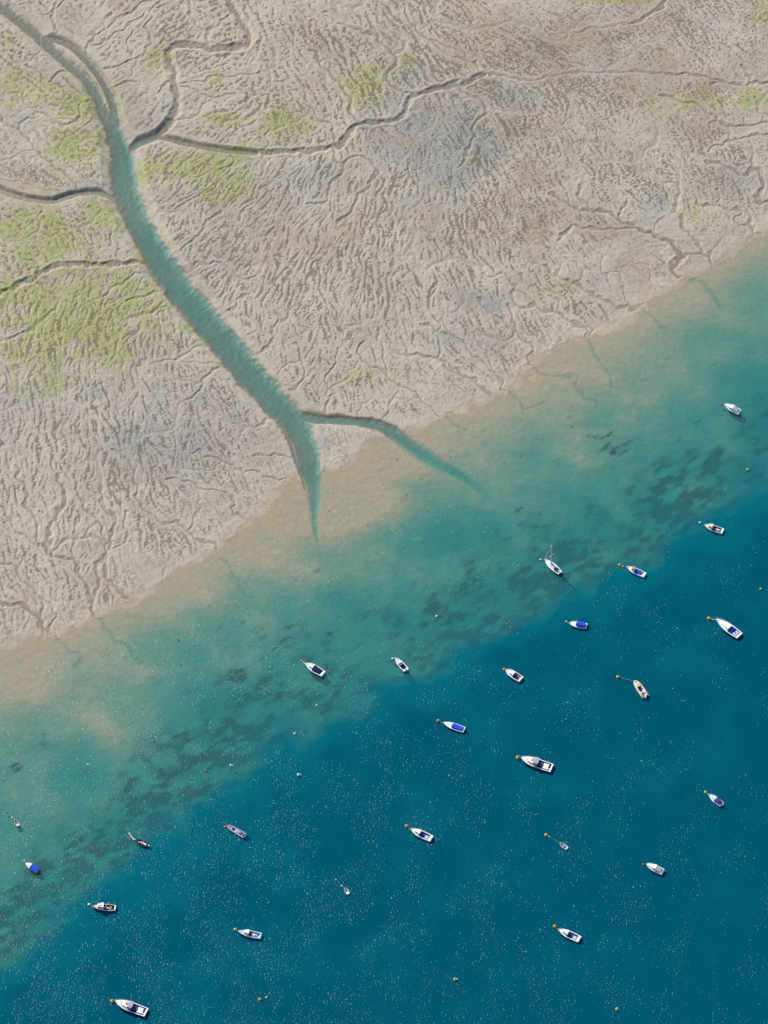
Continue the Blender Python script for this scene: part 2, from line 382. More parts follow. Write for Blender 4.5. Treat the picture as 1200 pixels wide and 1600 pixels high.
nearwet = np.full((NY, NX), 60.0, np.float32)
chan_wet = np.zeros((NY, NX), np.float32)
cut = np.full((NY, NX), 9.0, np.float32)
wob = (.22 * band(9.0, .6) + .10 * band(3.0, .5)) * (.25 + .75 * sstep(-1, 2, ds))
for pl in WET:
    G = smooth_line(pl, 4)
    g = gpts(G[:, :2]); vals = np.stack([G[:, 2] * PXM / 2, G[:, 3]], 1)
    r = line_field(g, vals, 16.0, False)
    if r is None:
        continue
    s, D, (hw, bed) = r
    hw = np.maximum(hw, .25)
    D = np.maximum(D + wob[s] * np.clip(hw / 3, .35, 1), 0)
    q = D / hw
    zc = np.where(q < 1, bed * .72 * (1 - q ** 3.4) + .0, .0 + (D - hw) * (.30 + .6 * sstep(2.4, .8, hw)) + .02 * (D - hw) ** 2)
    zc = np.where(ds[s] < 0, bed * .8 * np.exp(-(q / .8) ** 2), zc)
    cut[s] = np.minimum(cut[s], np.where(D < 1e5, zc, 9))
    nearwet[s] = np.minimum(nearwet[s], np.maximum(D - hw, 0))
    chan_wet[s] = np.maximum(chan_wet[s], sstep(1.15, .8, q))

carve = np.zeros((NY, NX), np.float32); levee = carve.copy(); drywet = carve.copy(); neardry = np.full((NY, NX), 30.0, np.float32)
for w_, dep, pl in DRY:
    G = smooth_line(pl, 4)
    hw0 = max(w_ * 1.1, 4.0) * PXM / 2
    r = line_field(gpts(G), np.full((len(G), 1), hw0), hw0 * 4 + 2.0)
    if r is None:
        continue
    s, D, V = r
    q = D / hw0
    carve[s] = np.maximum(carve[s], (max(.25, dep * .66) if dep > .23 else .12) * sstep(1.6, .6, q))
    levee[s] = np.maximum(levee[s], (.05 + .16 * dep) * np.exp(-((q - 1.9) / .5) ** 2))
    drywet[s] = np.maximum(drywet[s], sstep(.95, .5, q) * min(1, .35 + w_ / 10))
    neardry[s] = np.minimum(neardry[s], np.maximum(D - hw0, 0))
# fine drainage: water shed from the mud gathers into branching rills (flow accumulation on a 1.2 m grid)
cs = 1.2
ux = np.arange(gx[0], gx[-1], cs); uy = np.arange(gy[0], gy[-1], cs)
IX = np.clip(((ux - gx[0]) / DX).astype(int), 0, NX - 1); IY = np.clip(((uy - gy[0]) / DY).astype(int), 0, NY - 1)


def coarse_of(q):
    return q[np.ix_(IY, IX)]


dsc = coarse_of(ds); nwc = coarse_of(nearwet); ndc = coarse_of(neardry); cvc = coarse_of(carve)
Hc = np.minimum(dsc, nwc * 1.2 + 1.0) * .02 + .22 * coarse_of(norm(band(9.0, .7) + .7 * cloud(30.0))) + .10 * coarse_of(norm(band(4.0, .6, L1))) + rng.random(dsc.shape) * .05
Hc = np.where(cvc > .1, Hc * .2 - .6, Hc)
isout = (dsc < 0) | (nwc < .6)
ny_, nx_ = Hc.shape
par = np.full((ny_, nx_, 2), -1, np.int32); done = np.zeros((ny_, nx_), bool); heap = []; order = []
for j, i in zip(*np.nonzero(isout)):
    done[j, i] = True
    heap.append((-5.0 + Hc[j, i] * .01, j, i))
heapq.heapify(heap)
while heap:
    hh, j, i = heapq.heappop(heap)
    order.append((j, i))
    for dj, di in ((0, 1), (1, 0), (0, -1), (-1, 0), (1, 1), (1, -1), (-1, 1), (-1, -1)):
        a_, b_ = j + dj, i + di
        if 0 <= a_ < ny_ and 0 <= b_ < nx_ and not done[a_, b_]:
            done[a_, b_] = True; par[a_, b_] = (j, i)
            heapq.heappush(heap, (max(hh, Hc[a_, b_]), a_, b_))
acc = np.ones((ny_, nx_)); kids = np.zeros((ny_, nx_), np.int32)
for j, i in reversed(order):
    pj, pi_ = par[j, i]
    if pj >= 0:
        acc[pj, pi_] += acc[j, i]
        if acc[j, i] > 26:
            kids[pj, pi_] += 1
seen = isout.copy()
heads = [(acc[j, i], j, i) for j, i in zip(*np.nonzero((acc > 26) & (kids == 0) & ~isout))]
rill_n = 0
for _, j, i in sorted(heads, key=lambda e: -e[0]):
    line = []
    while True:
        line.append((ux[i], uy[j], acc[j, i]))
        if seen[j, i] or par[j, i][0] < 0:
            break
        seen[j, i] = True
        j, i = par[j, i]
    if len(line) < 7:
        continue
    P = np.array(line)
    for _k in range(3):
        P[1:-1, :2] = .25 * P[:-2, :2] + .5 * P[1:-1, :2] + .25 * P[2:, :2]
    G = smooth_line(np.vstack([P[::2], P[-1:]]), 2)
    A_ = np.maximum(G[:, 2], 20)
    hw_ = np.clip(.16 * A_ ** .17, .26, .62); dp_ = np.clip(.055 * A_ ** .26, .11, .32) * np.clip(np.arange(len(G)) / 4, .25, 1)
    r = line_field(G[:, :2], np.stack([hw_, dp_], 1), 2.4)
    if r is None:
        continue
    rill_n += 1
    s, D, (hw, dp) = r
    q = D / np.maximum(hw, .1)
    dp = dp * (.45 + .55 * sstep(55, 18, np.minimum(ds[s], nearwet[s])))
    carve[s] = np.maximum(carve[s], dp * sstep(1.7, .5, q))
    levee[s] = np.maximum(levee[s], .16 * dp * np.exp(-((q - 2.0) / .55) ** 2))
    drywet[s] = np.maximum(drywet[s], sstep(1.0, .5, q) * np.clip(dp * 2.2, 0, .8))
    neardry[s] = np.minimum(neardry[s], np.maximum(D - hw, 0) + np.clip(1.3 - dp * 3.5, 0, 1.3))
print('rills', rill_n)
sunk = np.zeros((NY, NX), np.float32)
for w_, pl in SUNK:
    G = smooth_line(pl, 4)
    r = line_field(gpts(G), np.full((len(G), 1), 1.0), 4.0)
    if r is None:
        continue
    s, D, V = r
    sunk[s] = np.maximum(sunk[s], np.exp(-(D / (w_ * PXM * .5)) ** 2))

# relief of the rilled mud: rounded lumps and flat little pools between them
edgefade = sstep(.5, 6, X - gx[0]) * sstep(.5, 6, gx[-1] - X) * sstep(.5, 6, Y - gy[0]) * sstep(.5, 6, gy[-1] - Y)
calm = sstep(1.0, 9.0, inland + 1.5 * band(14.0)) * sstep(1.0, 4.5, nearwet + .8 * band(5.0, .6)) * (.05 + .95 * sstep(.5, 2.2, neardry))
SMOOTH = [(540, 690, 40, 30, .5), (200, 200, 14, 60, .8, -25), (150, 820, 1, 1, 0), (250, 900, 120, 30, .75, -30), (330, 790, 60, 30, .55), (1000, 450, 90, 25, .6, -28), (700, 620, 80, 25, .55, -25), (440, 690, 25, 60, .6), (880, 510, 60, 20, .5, -28), (40, 960, 60, 20, .4), (240, 130, 60, 50, .3), (40, 210, 70, 60, .35), (100, 40, 60, 40, .35)]
calm = calm * (1 - blobs(SMOOTH))
pool_bias = .32 * cloud(40.0) + .0
POOLY = [(720, 230, 110, 80, .45), (900, 80, 200, 70, .35), (1000, 180, 200, 120, .38), (1100, 310, 100, 60, .3), (950, 400, 110, 40, .25), (560, 590, 120, 25, .2), (560, 60, 120, 60, .25), (130, 490, 120, 70, .1), (680, 330, 160, 100, .25), (640, 420, 140, 50, .25), (950, 330, 120, 60, .2), (1100, 300, 90, 80, .1)]
t0 = -0.55 + pool_bias + blobs(POOLY) - .25 * (1 - calm)
lump = sstep(-.10, .42, (F - t0))
poolm = sstep(.10, -.08, F - t0) * calm
amp = (.098 + .06 * coarse) * (1 - .45 * flat) * calm * np.clip(.85 + .30 * cloud(25.0), .35, 1.3)
relief = amp * (.75 * lump + .32 * np.clip(F - t0, 0, 2) - .55)
relief += .012 * band(.9, .4) * (1 - poolm) + .025 * band(3.0, .6)
relief -= .08 * groove * calm
relief -= .10 * pits * sstep(.15, .6, calm)
shore_rill = .02 * norm(band(1.1, .4, L1)) * (1 - calm)
mud = mud0 + edgefade * (relief + shore_rill + levee - carve * (.55 + .45 * sstep(.2, 3, inland)) + .07 * cloud(20.0))
mud = np.maximum(mud, -.02 + .02 * chan_wet)
z = np.where(ds > 0, mud * sstep(-.1, 2.6, ds) + .012, z).astype(np.float32)
z = np.where(ds <= 0, z + .015 * norm(band(4.0, .7)) * sstep(0, 3, -ds) - .12 * sunk, z)
bar = blob(138, 113, 4, 36, 42) * .25
z = np.minimum(z, cut + np.where(cut < .4, .02 * band(2.5, .6) + np.where((cut < -.05) & (ds > 0), .035 * cloud(9.0) * sstep(.0, -.6, cut), 0), 0)) + bar * (nearwet < 3)
z = z.astype(np.float32)

# ------------------------------------------------------------------ what the ground is made of (masks only)
ALGAE = [(110, 500, 150, 85, 1.0), (60, 380, 90, 70, .85), (60, 580, 60, 40, .6), (190, 450, 60, 45, .7), (310, 262, 85, 26, 1.0, 12), (370, 290, 50, 25, .8, 20), (130, 160, 70, 40, .8), (60, 150, 60, 30, .6), (120, 235, 50, 45, .75), (20, 140, 30, 40, .5), (570, 135, 40, 32, 1.0), (440, 197, 45, 30, 1.0),
         (640, 100, 30, 14, .5), (980, 0, 80, 9, 1.0), (1150, 155, 90, 22, .5), (1195, 30, 25, 40, .45), (1090, 335, 45, 25, .35), (570, 590, 70, 22, .3), (870, 460, 60, 30, .25), (230, 270, 20, 25, .8), (40, 60, 50, 40, .35), (330, 130, 20, 25, .5), (250, 100, 25, 35, .5), (345, 190, 40, 20, .35), (760, 560, 40, 14, .2), (1040, 170, 60, 20, .3), (160, 350, 50, 40, .7)]
algae = np.clip(blobs(ALGAE) * 1.25 + .20 * cloud(14.0) * (blobs(ALGAE) > .04), 0, 1)
algae = sstep(.29, .66, algae + .20 * band(1.3, .5) + .20 * np.clip(F, -1.5, 1.5) + .22 * cloud(7.0)) * (.55 + .45 * sstep(.2, .9, algae))
bankalg = sstep(1.6, .2, np.abs(nearwet - .5)) * sstep(-.2, .8, cloud(12.0)) * (ds > 0)
bk = 0 * bankalg
for (u, v, ru, rv, a_, *r_) in [(225, 380, 50, 110, 1, -30), (330, 545, 50, 110, .9, -33), (175, 250, 14, 60, .8), (540, 645, 60, 12, 1), (150, 150, 40, 40, .6, 40), (440, 600, 60, 30, .5, 40)]:
    bk = np.maximum(bk, blob(u, v, ru, rv, *(r_ or [0])) * a_)
algae = algae * sstep(.06, .22, blobs(ALGAE))
algae = np.clip(np.maximum(algae, bankalg * bk * .9), 0, 1) * (ds > .5)
GREY = [(690, 225, 110, 85, 1.25), (285, 700, 120, 60, .8), (320, 640, 80, 50, .5), (800, 150, 60, 30, .8), (760, 470, 45, 18, .9), (400, 300, 90, 50, .5), (200, 620, 180, 60, .35), (640, 120, 60, 25, .6), (720, 535, 60, 20, .5), (900, 90, 120, 60, .35), (1010, 330, 90, 30, .35), (1150, 280, 60, 40, .5), (500, 690, 14, 30, .9), (300, 420, 60, 50, .45), (480, 280, 90, 40, .5)]
tone = np.clip(blobs(GREY) + .15 * cloud(16.0), 0, 1)
WARM = [(560, 380, 200, 50, .5), (850, 330, 120, 120, .6), (860, 60, 200, 70, 1.1), (1040, 120, 150, 70, .6), (700, 40, 120, 50, .5), (240, 200, 1, 1, 0), (480, 60, 120, 70, .4), (1050, 430, 120, 40, .6, -28), (420, 700, 30, 60, .6), (60, 290, 60, 40, .5), (820, 200, 60, 50, .6), (150, 180, 60, 60, .4)]
warm = np.clip(blobs(WARM) + .25 * cloud(22.0), 0, 1)
pool = np.clip(np.maximum(poolm, np.maximum(drywet * .9, .6 * pits * sstep(.1, .5, calm))), 0, 1) * (ds > 0)
pool = np.maximum(pool, .75 * sstep(.7, .1, nearwet + .15 * band(2.0, .5)) * sstep(-2, 1, ds))
pool = np.maximum(pool, .6 * groove * calm * (ds > 0))
sand = sstep(3.2, -.3, ds + .45 * band(2.0, .5) + .5 * band(6.0, .5))
sand = np.maximum(sand, chan_wet)
silt = np.clip(np.maximum(sunk * .32, chan_wet * sstep(270, 150, (800 - (Y * math.cos(TILT)) / PXM)) * .55 + .55 * chan_wet * sstep(-8, 2, ds)), 0, 1)
WEED = [(720, 975, 95, 40, 1.0, -30), (740, 920, 60, 50, .7), (480, 1010, 110, 40, .6, -20), (400, 1080, 80, 60, .8, -30), (560, 1060, 60, 30, .7, -30), (580, 1070, 20, 10, 1), (230, 1250, 90, 40, .8, -30), (300, 1255, 50, 22, 1.0, -25), (345, 1245, 18, 8, 1, -30), (190, 1315, 40, 20, .8), (125, 1330, 20, 14, .9), (75, 1370, 20, 55, 1.0, 20),
        (60, 1330, 30, 40, .4), (5, 1445, 14, 14, .9), (900, 860, 90, 45, .8, -30), (870, 910, 80, 30, .8, -28), (960, 690, 60, 22, .75, -35), (990, 760, 40, 22, .6), (830, 820, 60, 40, .5), (1010, 840, 60, 16, .8, -30), (1080, 770, 60, 25, .5, -30), (960, 850, 70, 30, .6, -30), (1000, 900, 30, 10, .5), (1060, 680, 60, 40, .35), (650, 1010, 60, 30, .6, -30), (860, 940, 70, 18, .8, -28), (20, 1200, 60, 30, .4), (60, 1170, 60, 30, .3), (880, 560, 22, 5, .5), (350, 1120, 60, 40, .6), (130, 1420, 40, 30, .3), (640, 900, 60, 30, .3)]
ca, sa = math.cos(math.radians(38)), math.sin(math.radians(38))
wd = blobs(WEED)
wn_ = rng.standard_normal((NY, NX))
KXr = kx * ca + ky * sa; KYr = -kx * sa + ky * ca
streak = norm(filt(wn_, np.exp(-(np.log(np.maximum(np.sqrt((KXr * 1.9) ** 2 + (KYr * .9) ** 2), 1e-5) * 3.6) / .55) ** 2)))
streak2 = norm(filt(rng.standard_normal((NY, NX)), np.exp(-(np.log(np.maximum(np.sqrt((KXr * 1.6) ** 2 + (KYr * .9) ** 2), 1e-5) * 9.0) / .6) ** 2)))
wf = .62 * streak + .60 * streak2 + .42 * band(1.5, .5) + .25 * band(5.0, .6)
weed = sstep(1.7, 4.0, wf + 2.6 * wd) * (.35 + .65 * np.clip(wd * 1.2, 0, 1)) + .40 * sstep(.25, .95, wd * (1 + .3 * streak2 + .12 * streak))
wband = np.exp(-((dd - 13) / 15) ** 2) * np.clip(.45 + .35 * cloud(30.0), .1, 1)
weed = np.maximum(weed, sstep(.35, 2.1, wf * .9 + 1.3 * wband) * .85 * wband + .50 * wband * (1 + .5 * streak2 + .25 * streak))
weed = np.clip(weed * 1.15, 0, 1) * sstep(-9, -1, dd) * sstep(1, 12, -ds)
dot = sstep(2.7, 3.2, band(2.2, .35)) * sstep(1, 5, -ds) * sstep(-2, 8, dd) * .8
weed = np.maximum(weed, dot)


# ------------------------------------------------------------------ meshes of ground and water
def grid_mesh(name, xs, ys, Z, attrs, keep=None):
    ny, nx = Z.shape
    xx, yy = np.meshgrid(xs, ys)
    co_ = np.stack([xx, yy, Z], -1).reshape(-1, 3).astype(np.float32)
    i = np.arange(ny * nx, dtype=np.int32).reshape(ny, nx)
    q = np.stack([i[:-1, :-1], i[:-1, 1:], i[1:, 1:], i[1:, :-1]], -1).reshape(-1, 4)
    if keep is not None:
        q = q[keep.reshape(-1)]
        used = np.zeros(ny * nx, bool); used[q.ravel()] = True
        remap = np.cumsum(used) - 1
        q = remap[q]; co_ = co_[used]
        attrs = {k: a.reshape(-1)[used] for k, a in attrs.items()}
    me = bpy.data.meshes.new(name)
    me.vertices.add(len(co_)); me.vertices.foreach_set('co', co_.ravel())
    me.loops.add(q.size); me.loops.foreach_set('vertex_index', q.ravel().astype(np.int32))
    me.polygons.add(len(q)); me.polygons.foreach_set('loop_start', np.arange(0, q.size, 4, dtype=np.int32))
    me.polygons.foreach_set('loop_total', np.full(len(q), 4, np.int32))
    me.polygons.foreach_set('use_smooth', np.ones(len(q), bool))
    for k, a in attrs.items():
        at_ = me.attributes.new(k, 'FLOAT', 'POINT')
        at_.data.foreach_set('value', np.ascontiguousarray(a.reshape(-1), np.float32))
    me.update(); me.validate()
    o = bpy.data.objects.new(name, me)
    COL.objects.link(o)
    return o


far = np.array([15., 60., 200., 700., 2500., 8000.])


def stretched(c):
    return np.concatenate([c[0] - far[::-1], c, c[-1] + far])


def pad(a):
    return np.pad(a, len(far), mode='edge')


xs_, ys_ = stretched(gx), stretched(gy)
# towards the rim of the survey the ground runs out smooth, so that nothing is drawn out into stripes beyond it
zs = np.where(ds > 0, np.maximum(mud0, .12), mud0)
z = (z * edgefade + zs * (1 - edgefade)).astype(np.float32)
pool, algae, weed, silt, tone, warm = [q * edgefade for q in (pool, algae, weed, silt, tone, warm)]
ground = grid_mesh("ground", xs_, ys_, pad(z), {k: pad(a) for k, a in dict(pool=pool, algae=algae, tone=tone, warm=warm, sand=sand, silt=silt, weed=weed).items()})
ground['kind'] = 'structure'
S2 = 2
chop = sstep(.5, 8.0, -ds) * np.clip(.72 - .0011 * X - .0006 * Y + .05 * cloud(40.0) + .15 * sstep(6, -8, dd), .5, 1.03)
zc_ = z[::S2, ::S2]
xw, yw = gx[::S2], gy[::S2]
zl = zc_.copy()
for dj in (-1, 0, 1):
    for di in (-1, 0, 1):
        zl = np.minimum(zl, np.roll(np.roll(zc_, dj, 0), di, 1))
Zp = pad(zc_); Zl = pad(zl)
lowq = np.minimum(np.minimum(Zl[:-1, :-1], Zl[1:, 1:]), np.minimum(Zl[1:, :-1], Zl[:-1, 1:]))
water = grid_mesh("water", stretched(xw), stretched(yw), np.zeros_like(Zp), {'depth': np.maximum(-Zp, 0.0), 'chop': pad(chop[::S2, ::S2]), 'silty': pad((blur(chan_wet, .8) * sstep(-14, 4, ds))[::S2, ::S2])}, keep=lowq < .03)
water['kind'] = 'structure'


# ------------------------------------------------------------------ node helpers
class NT:
    def __init__(s, name):
        s.m = bpy.data.materials.new(name); s.m.use_nodes = True
        s.t = s.m.node_tree; s.t.nodes.clear()
        s.out = s.t.nodes.new('ShaderNodeOutputMaterial')

    def n(s, typ, ins=None, **props):
        nd = s.t.nodes.new('ShaderNode' + typ)
        for k, v in props.items():
            setattr(nd, k, v)
        for k, v in (ins or {}).items():
            s.set(nd.inputs[k], v)
        return nd

    def set(s, sock, v):
        if isinstance(v, bpy.types.NodeSocket):
            s.t.links.new(v, sock)
        elif isinstance(v, bpy.types.Node):
            s.t.links.new(v.outputs[0], sock)
        else:
            if isinstance(v, (tuple, list)) and len(v) == 3 and sock.type == 'RGBA':
                v = (*v, 1)
            sock.default_value = v

    def attr(s, name):
        return s.n('Attribute', attribute_name=name).outputs['Fac']

    def math(s, op, a, b=0.0, c=0.0, clamp=False):
        return s.n('Math', {0: a, 1: b, 2: c}, operation=op, use_clamp=clamp).outputs[0]

    def mix(s, f, a, b, blend='MIX'):
        return s.n('MixRGB', {0: f, 1: a, 2: b}, blend_type=blend).outputs[0]

    def noise(s, scale, detail=3.0, rough=.55, vec=None, dim='3D'):
        nd = s.n('TexNoise', {'Scale': scale, 'Detail': detail, 'Roughness': rough}, noise_dimensions=dim)
        if vec is not None:
            s.set(nd.inputs['Vector'], vec)
        return nd.outputs['Fac']

    def ramp(s, f, lo, hi, to0=0.0, to1=1.0):
        return s.n('MapRange', {0: f, 1: lo, 2: hi, 3: to0, 4: to1}, interpolation_type='SMOOTHSTEP').outputs[0]


def ground_material():
    T = NT("tidal_mud")
    pos = T.n('NewGeometry').outputs['Position']
    pool_, alg, ton, wrm, snd, slt, wd_ = [T.attr(k) for k in ('pool', 'algae', 'tone', 'warm', 'sand', 'silt', 'weed')]
    n1 = T.noise(.55, 5, .65, pos); n2 = T.noise(2.4, 3, .6, pos); n3 = T.noise(.05, 4, .55, pos)
    base = T.mix(ton, (.515, .455, .358), (.318, .318, .295))
    base = T.mix(T.math('MULTIPLY', wrm, .95), base, (.375, .295, .215))
    base = T.mix(T.ramp(n3, .35, .7, 0, .35), base, (.345, .295, .245))
    base = T.mix(T.ramp(n2, .45, .75, 0, .30), base, (.30, .265, .22))
    base = T.mix(T.ramp(n1, .55, .75, 0, .35), base, (.54, .48, .41))
    green = T.mix(T.ramp(n1, .3, .7), (.39, .40, .135), (.29, .31, .095))
    base = T.mix(T.math('MULTIPLY', alg, .8), base, green)
    pc = T.mix(ton, (.21, .16, .11), (.145, .14, .11))
    pc = T.mix(alg, pc, (.19, .165, .06))
    pc = T.mix(T.ramp(n3, .4, .65, 0, .5), pc, (.20, .155, .10))
    base = T.mix(T.math('MULTIPLY', pool_, .85), base, pc)
    sandc = T.mix(T.ramp(n1, .3, .75), (.465, .365, .25), (.40, .32, .225))
    mp = T.n('Mapping', {'Vector': pos, 'Rotation': (0, 0, math.radians(-38)), 'Scale': (.10, .42, 1.0)}).outputs[0]
    s1 = T.noise(1.0, 5, .65, mp); s2 = T.noise(.09, 4, .6, pos)
    sandc = T.mix(T.math('MULTIPLY', T.ramp(slt, .05, .3, 1, 0), T.ramp(s1, .42, .72, 0, .38)), sandc, (.33, .275, .20))
    sandc = T.mix(T.ramp(s2, .45, .70, 0, .45), sandc, (.36, .33, .245))
    sandc = T.mix(T.math('MULTIPLY', T.ramp(slt, .05, .3, 1, 0), T.ramp(s1, .40, .25, 0, .3)), sandc, (.53, .44, .32))
    base = T.mix(snd, base, sandc)
    base = T.mix(T.math('MULTIPLY', slt, .75), base, (.17, .155, .125))
    base = T.mix(T.math('MULTIPLY', wd_, .9), base, T.mix(n2, (.025, .035, .032), (.055, .07, .05)))
    base = T.mix(1.0, base, (.85, .85, .85), 'MULTIPLY')          # all ground colours scaled down evenly to balance the raised exposure
    rough = T.math('MULTIPLY_ADD', pool_, -.40, .80)
    b = T.n('Bump', {'Strength': .35, 'Distance': .06, 'Height': T.math('MULTIPLY', T.noise(3.2, 4, .7, pos), T.math('SUBTRACT', 1.0, pool_))})
    p = T.n('BsdfPrincipled', {'Base Color': base, 'Roughness': rough, 'Specular IOR Level': .35, 'Normal': b.outputs[0]})
    T.set(T.out.inputs[0], p)
    return T.m


def water_material():
    T = NT("estuary_water")
    pos = T.n('NewGeometry').outputs['Position']
    d = T.attr('depth')
    d = T.math('MULTIPLY', d, T.ramp(T.noise(.045, 4, .6, pos), .25, .75, .80, 1.22))
    tr = [T.math('POWER', k, d) for k in (.30, .695, .715)]
    trc = T.n('CombineColor', dict(zip((0, 1, 2), tr))).outputs[0]
    sc_ = [T.math('SUBTRACT', 1.0, T.math('POWER', k, T.math('MULTIPLY', d, 1.8))) for k in (.30, .695, .715)]
    scc = T.n('CombineColor', dict(zip((0, 1, 2), sc_))).outputs[0]
    body = T.mix(T.ramp(d, .8, 3.8), (.026, .130, .147), (.001, .107, .150))
    body = T.mix(T.ramp(d, 4.5, 9.5), body, (.000, .076, .118))
    body = T.mix(T.math('MULTIPLY', T.attr('silty'), 1.15, clamp=True), body, (.064, .100, .108))
    dif = T.mix(1.0, scc, body, 'MULTIPLY')
    # wind ripples
    mp = T.n('Mapping', {'Vector': pos, 'Rotation': (0, 0, math.radians(-28)), 'Scale': (1.0, .55, 1.0)}).outputs[0]
    w1 = T.noise(1.7, 2, .5, mp); w2 = T.noise(.10, 4, .65, mp)
    h = T.math('MULTIPLY', T.math('MULTIPLY', w1, T.ramp(w2, .34, .66, .50, 1.24)), T.attr('chop'))
    bump = T.n('Bump', {'Strength': 1.0, 'Distance': .272, 'Height': h}).outputs[0]
    bump_s = T.n('Bump', {'Strength': .35, 'Distance': .08, 'Height': h}).outputs[0]
    tb = T.n('BsdfTransparent', {'Color': trc})
    db = T.n('BsdfDiffuse', {'Color': dif, 'Normal': bump_s})
    body_s = T.n('AddShader', {0: tb, 1: db})
    gl = T.n('BsdfAnisotropic', {'Color': (.84, .96, 1), 'Roughness': .12, 'Normal': bump})  # bluish tint put into the reflection colour, cooling the warm sun glints
    fr = T.n('Fresnel', {'IOR': 1.10})
    mx = T.n('MixShader', {0: fr, 1: body_s, 2: gl})
    T.set(T.out.inputs[0], mx)
    return T.m


ground.data.materials.append(ground_material())
water.data.materials.append(water_material())


# ------------------------------------------------------------------ paints and fabrics
MATS = {}


def mat(name, col, rough=.4, spec=.5, wear=.12, scale=6.0):
    if name in MATS:
        return MATS[name]
    T = NT(name)
    pos = T.n('TexCoord').outputs['Object']
    n1 = T.noise(scale, 4, .6, pos); n2 = T.noise(scale * .25, 3, .6, pos)
    dark = tuple(c * .62 for c in col)
    c = T.mix(T.math('MULTIPLY', T.ramp(n1, .4, .8), wear * 2.2, clamp=True), col, dark)
    c = T.mix(T.math('MULTIPLY', T.ramp(n2, .45, .75), wear, clamp=True), c, (.30, .27, .22))
    p = T.n('BsdfPrincipled', {'Base Color': c, 'Roughness': rough, 'Specular IOR Level': spec})
    T.set(T.out.inputs[0], p)
    MATS[name] = T.m
    return T.m


WHITE = mat("white_gelcoat", (.86, .86, .85), .35, .5, .05)
OFFW = mat("grey_white_gelcoat", (.56, .58, .62), .4)
CREAM = mat("cream_paint", (.74, .62, .47), .45)
TAN = mat("tan_timber", (.50, .36, .22), .6, .3, .2)
NAVY = mat("navy_paint", (.012, .018, .06), .35)
NAVYC = mat("navy_canvas", (.018, .024, .085), .85, .2)
BLUE = mat("blue_paint", (.03, .08, .30), .35)
BRIGHT = mat("bright_blue_canvas", (.012, .07, .62), .8, .25)
MIDB = mat("blue_vinyl", (.035, .10, .48), .55)
PALEB = mat("pale_blue_deck", (.40, .60, .76), .5)
PURP = mat("violet_blue_canvas", (.07, .07, .34), .8, .2)
GLASS = mat("smoked_window", (.012, .015, .022), .12, .6, .02)
GREY = mat("grey_hypalon", (.36, .37, .42), .6, .3)
MGREY = mat("grey_vinyl", (.24, .25, .29), .6)
LGREY = mat("light_grey_deck", (.58, .60, .63), .6)
BLACK = mat("black_motor", (.012, .012, .016), .35)
ORANGE = mat("orange_paint", (.75, .22, .03), .5)
REDO = mat("red_orange_vinyl", (.72, .17, .06), .5)
PINK = mat("pink_vinyl", (.70, .22, .30), .5)
RED = mat("faded_red_vinyl", (.42, .12, .09), .5)
YELLOW = mat("yellow_buoy", (.80, .46, .02), .45, .4, .15)
LEMON = mat("lemon_buoy", (.80, .62, .07), .45, .4, .15)
YTUBE = mat("yellow_tube", (.80, .58, .12), .5, .4)
STEEL = mat("stainless_steel", (.62, .63, .65), .25, .6)
ROPE = mat("pale_rope", (.66, .64, .58), .9, .1)
ROPED = mat("brown_rope", (.38, .25, .16), .9, .1)
BUOYW = mat("white_buoy", (.80, .78, .74), .5, .4, .15)


